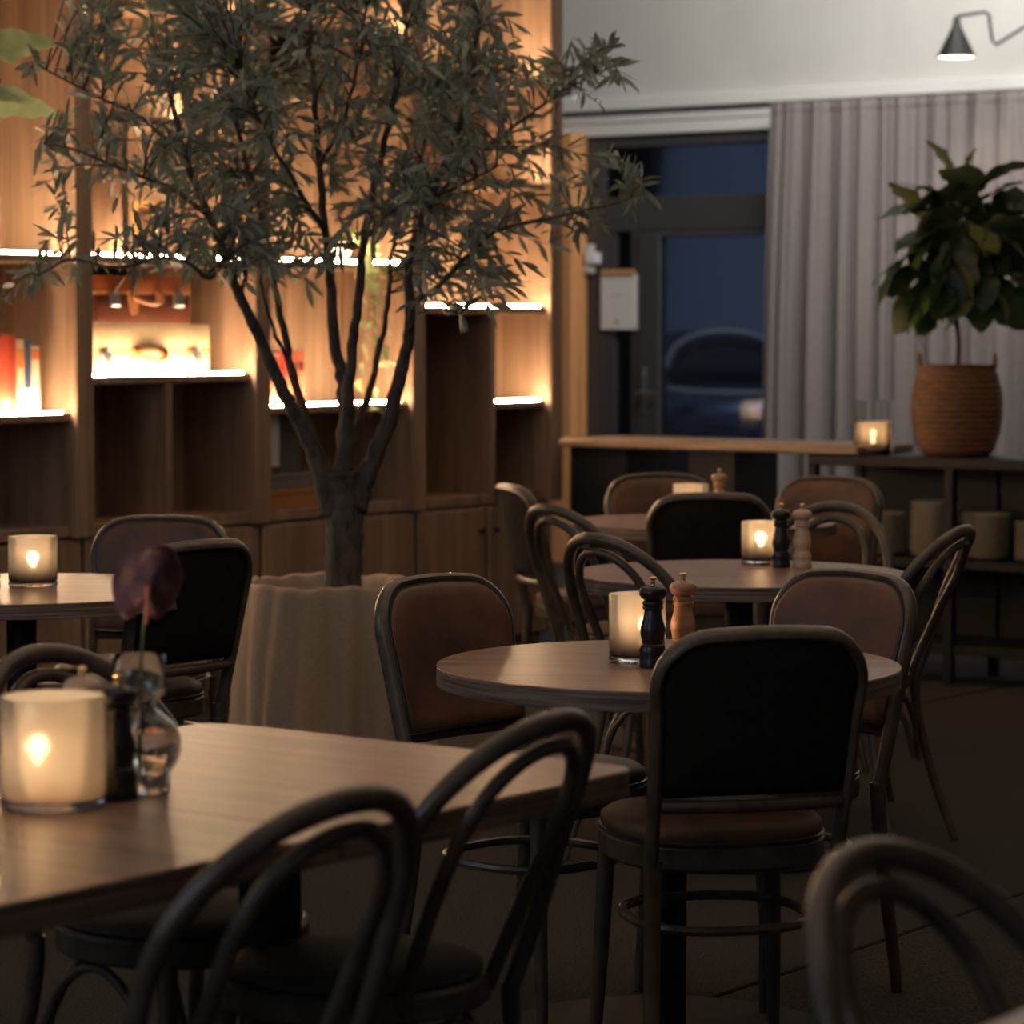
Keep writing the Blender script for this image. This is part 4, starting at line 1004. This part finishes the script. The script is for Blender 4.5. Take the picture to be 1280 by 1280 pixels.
# ------------------------------------------------------------------ trailing plant on the shelf and hanging plant at the left
pm = [big_leaf_mesh('leaf', .075, .026, c, M['pothos'], False) for c in (.2, .6)]; pb = [big_leaf_mesh('leaf', .20, .055, .2, M['pothos'], False), big_leaf_mesh('leaf', .16, .05, .5, mat('dark_pothos', (.03, .06, .02), .5), False)]
tpn = empty('trailing_plant', on_shelf(-.34, .11, 1.6605), VA, 'small trailing vine in a white pot on the shelf behind the tree', 'potted plant')
MB().lathe([(0, 0), (.05, 0), (.062, .09), (.058, .09), (.05, .08), (0, .08)], 24).build('pot', M['pot_white'], tpn)
rg = random.Random(8)
for (dx, ln) in ((-.04, .50), (.03, .62), (.08, .42), (0, .30)):
    P = smooth_path([(0, 0, .08), (dx * .6, -.09, .13), (dx, -.16, .03), (dx * 1.2, -.165, -.2 * ln), (dx * 1.2 + .02, -.15, -.65 * ln), (dx * 1.3 - .01, -.15, -ln)], 5)
    MB().tube(P, .002, 5).build('vine', M['stem_green'], tpn)
    for k in range(6, len(P), 2): add_leaf(rg.choice(pm), tpn, P[k], Vector((rg.uniform(-1, 1), -.5, rg.uniform(-.9, .1))), rg.uniform(-.8, .8), rg.uniform(.6, 1.0))
HP = Vector((-1.70, 9.0, 2.42))
hp = empty('hanging_plant', HP, 0, 'hanging plant with big pale green leaves at the upper left edge', 'potted plant')
MB().lathe([(0, 0), (.09, 0), (.12, .16), (.112, .16), (.10, .14), (0, .13)], 24).build('pot', M['pot_white'], hp)
MB().tube([(0, 0, .13), (0, 0, 1.78)], .004, 6).build('cord', M['black_metal'], hp)
MB().tube(smooth_path([(.02, -.02, .13), (.10, -.10, .17), (.13, -.12, .0), (.10, -.11, -.2), (.11, -.10, -.45)], 6), .004, 6).build('vine', M['stem_green'], hp)
def hp_leaf(px, py, d, a, s, roll, me):
    x = (px - 640) / 3700 * d; z = CAMZ - (py - 408) / 3700 * d
    return add_leaf(me, hp, Vector((x, d, z)) - HP, Vector((math.cos(R(a)), -.25, math.sin(R(a)))), roll, s)
hp_leaf(-12, 66, 8.9, 12, 1.25, -.75, pb[0]); hp_leaf(-14, 128, 8.9, -6, 1.2, .85, pb[0]); hp_leaf(-14, 84, 8.93, -35, .55, .2, pb[1]); hp_leaf(-20, 118, 8.93, 0, .9, .4, pb[1]); hp_leaf(-12, 20, 8.9, 80, .8, .4, pb[0]); hp_leaf(-20, 100, 8.9, 200, .9, .4, pb[0])

# ------------------------------------------------------------------ outside the door
gr = MB().box(-12, 16, .25, 30, -.14, -.02).build('street_ground', M['asphalt'], None, False); tag(gr, kind='structure'); gr.location = WL; gr.rotation_euler = (0, 0, UA)
gr.name = 'floor_street'
car = empty('car', (2.17, 31.0, -.10), R(4), 'dark car parked outside, seen head on through the glazed door', 'car')
# cross sections along local y (length): (y, half width, z belt, z roof, half roof width)
def car_loft(secs, name, m):
    vs = []; fs = []
    for (y_, ring) in secs:
        for (x, z) in ring: vs.append((x, y_, z))
    n = len(secs[0][1])
    for i in range(len(secs) - 1):
        for k in range(n): l_ = (k + 1) % n; fs.append((i * n + k, (i + 1) * n + k, (i + 1) * n + l_, i * n + l_))
    fs.append(tuple(range(n))); fs.append(tuple((len(secs) - 1) * n + k for k in range(n))[::-1])
    return MB().add(vs, fs).build(name, m, car, angle=35)
def ring(w, z0, z1, n=10):
    out = [(-w * .96, z0), (w * .96, z0)]
    for k in range(n + 1): a = math.pi * k / n; out.append((w * math.copysign(abs(math.cos(a)) ** .35, math.cos(a)), lerp(z0 + .15, z1, math.sin(a) ** .5)))
    return out
car_loft([(-2.0, ring(.72, .25, .62)), (-1.9, ring(.80, .2, .78)), (-1.2, ring(.85, .2, .92)), (-.8, ring(.86, .2, .98)), (.9, ring(.86, .2, 1.0)), (1.8, ring(.84, .2, .98)), (2.1, ring(.78, .3, .85))], 'body', M['car_paint'])
car_loft([(-.95, ring(.68, .90, .93)), (-.3, ring(.62, .9, 1.42)), (.3, ring(.62, .9, 1.48)), (1.2, ring(.62, .9, 1.45)), (1.9, ring(.68, .9, 1.0))], 'cabin_glass', M['car_glass'])
rf = [(.66 * math.cos(math.pi * k / 16) * 1.0, -.32 - .5 * (1 - math.sin(math.pi * k / 16)), .88 + .58 * math.sin(math.pi * k / 16) ** .6) for k in range(17)]
MB().tube(rf, .026, 8).build('roof_highlight', M['pot_white'], car)  # pale tube stands in for the highlight along the roof edge
MB().tube([(.80 * math.sin(t_), -1.96 + .0 * t_, .92 - .06 * math.cos(t_ * 1.0)) for t_ in [(-1.4 + k * .175) for k in range(17)]], .018, 8).build('bonnet_highlight', M['pot_white'], car)  # highlight across the bonnet, put in as a pale tube
for sx_ in (-1, 1):
    for y_ in (-1.3, 1.35):
        w_ = MB().lathe([(0, -.1), (.29, -.1), (.31, -.08), (.31, .08), (.29, .1), (.18, .1), (.17, .07), (0, .07)], 24).build('wheel', M['rubber'], car); w_.rotation_euler = (0, R(90 * sx_), 0); w_.location = (sx_ * .76, y_, .31)
    h_ = MB().lathe([(0, 0), (.10, 0), (.10, .03), (0, .05)], 16).build('headlight', M['car_glass'], car); h_.rotation_euler = (R(90), 0, 0); h_.location = (sx_ * .58, -1.93, .62)
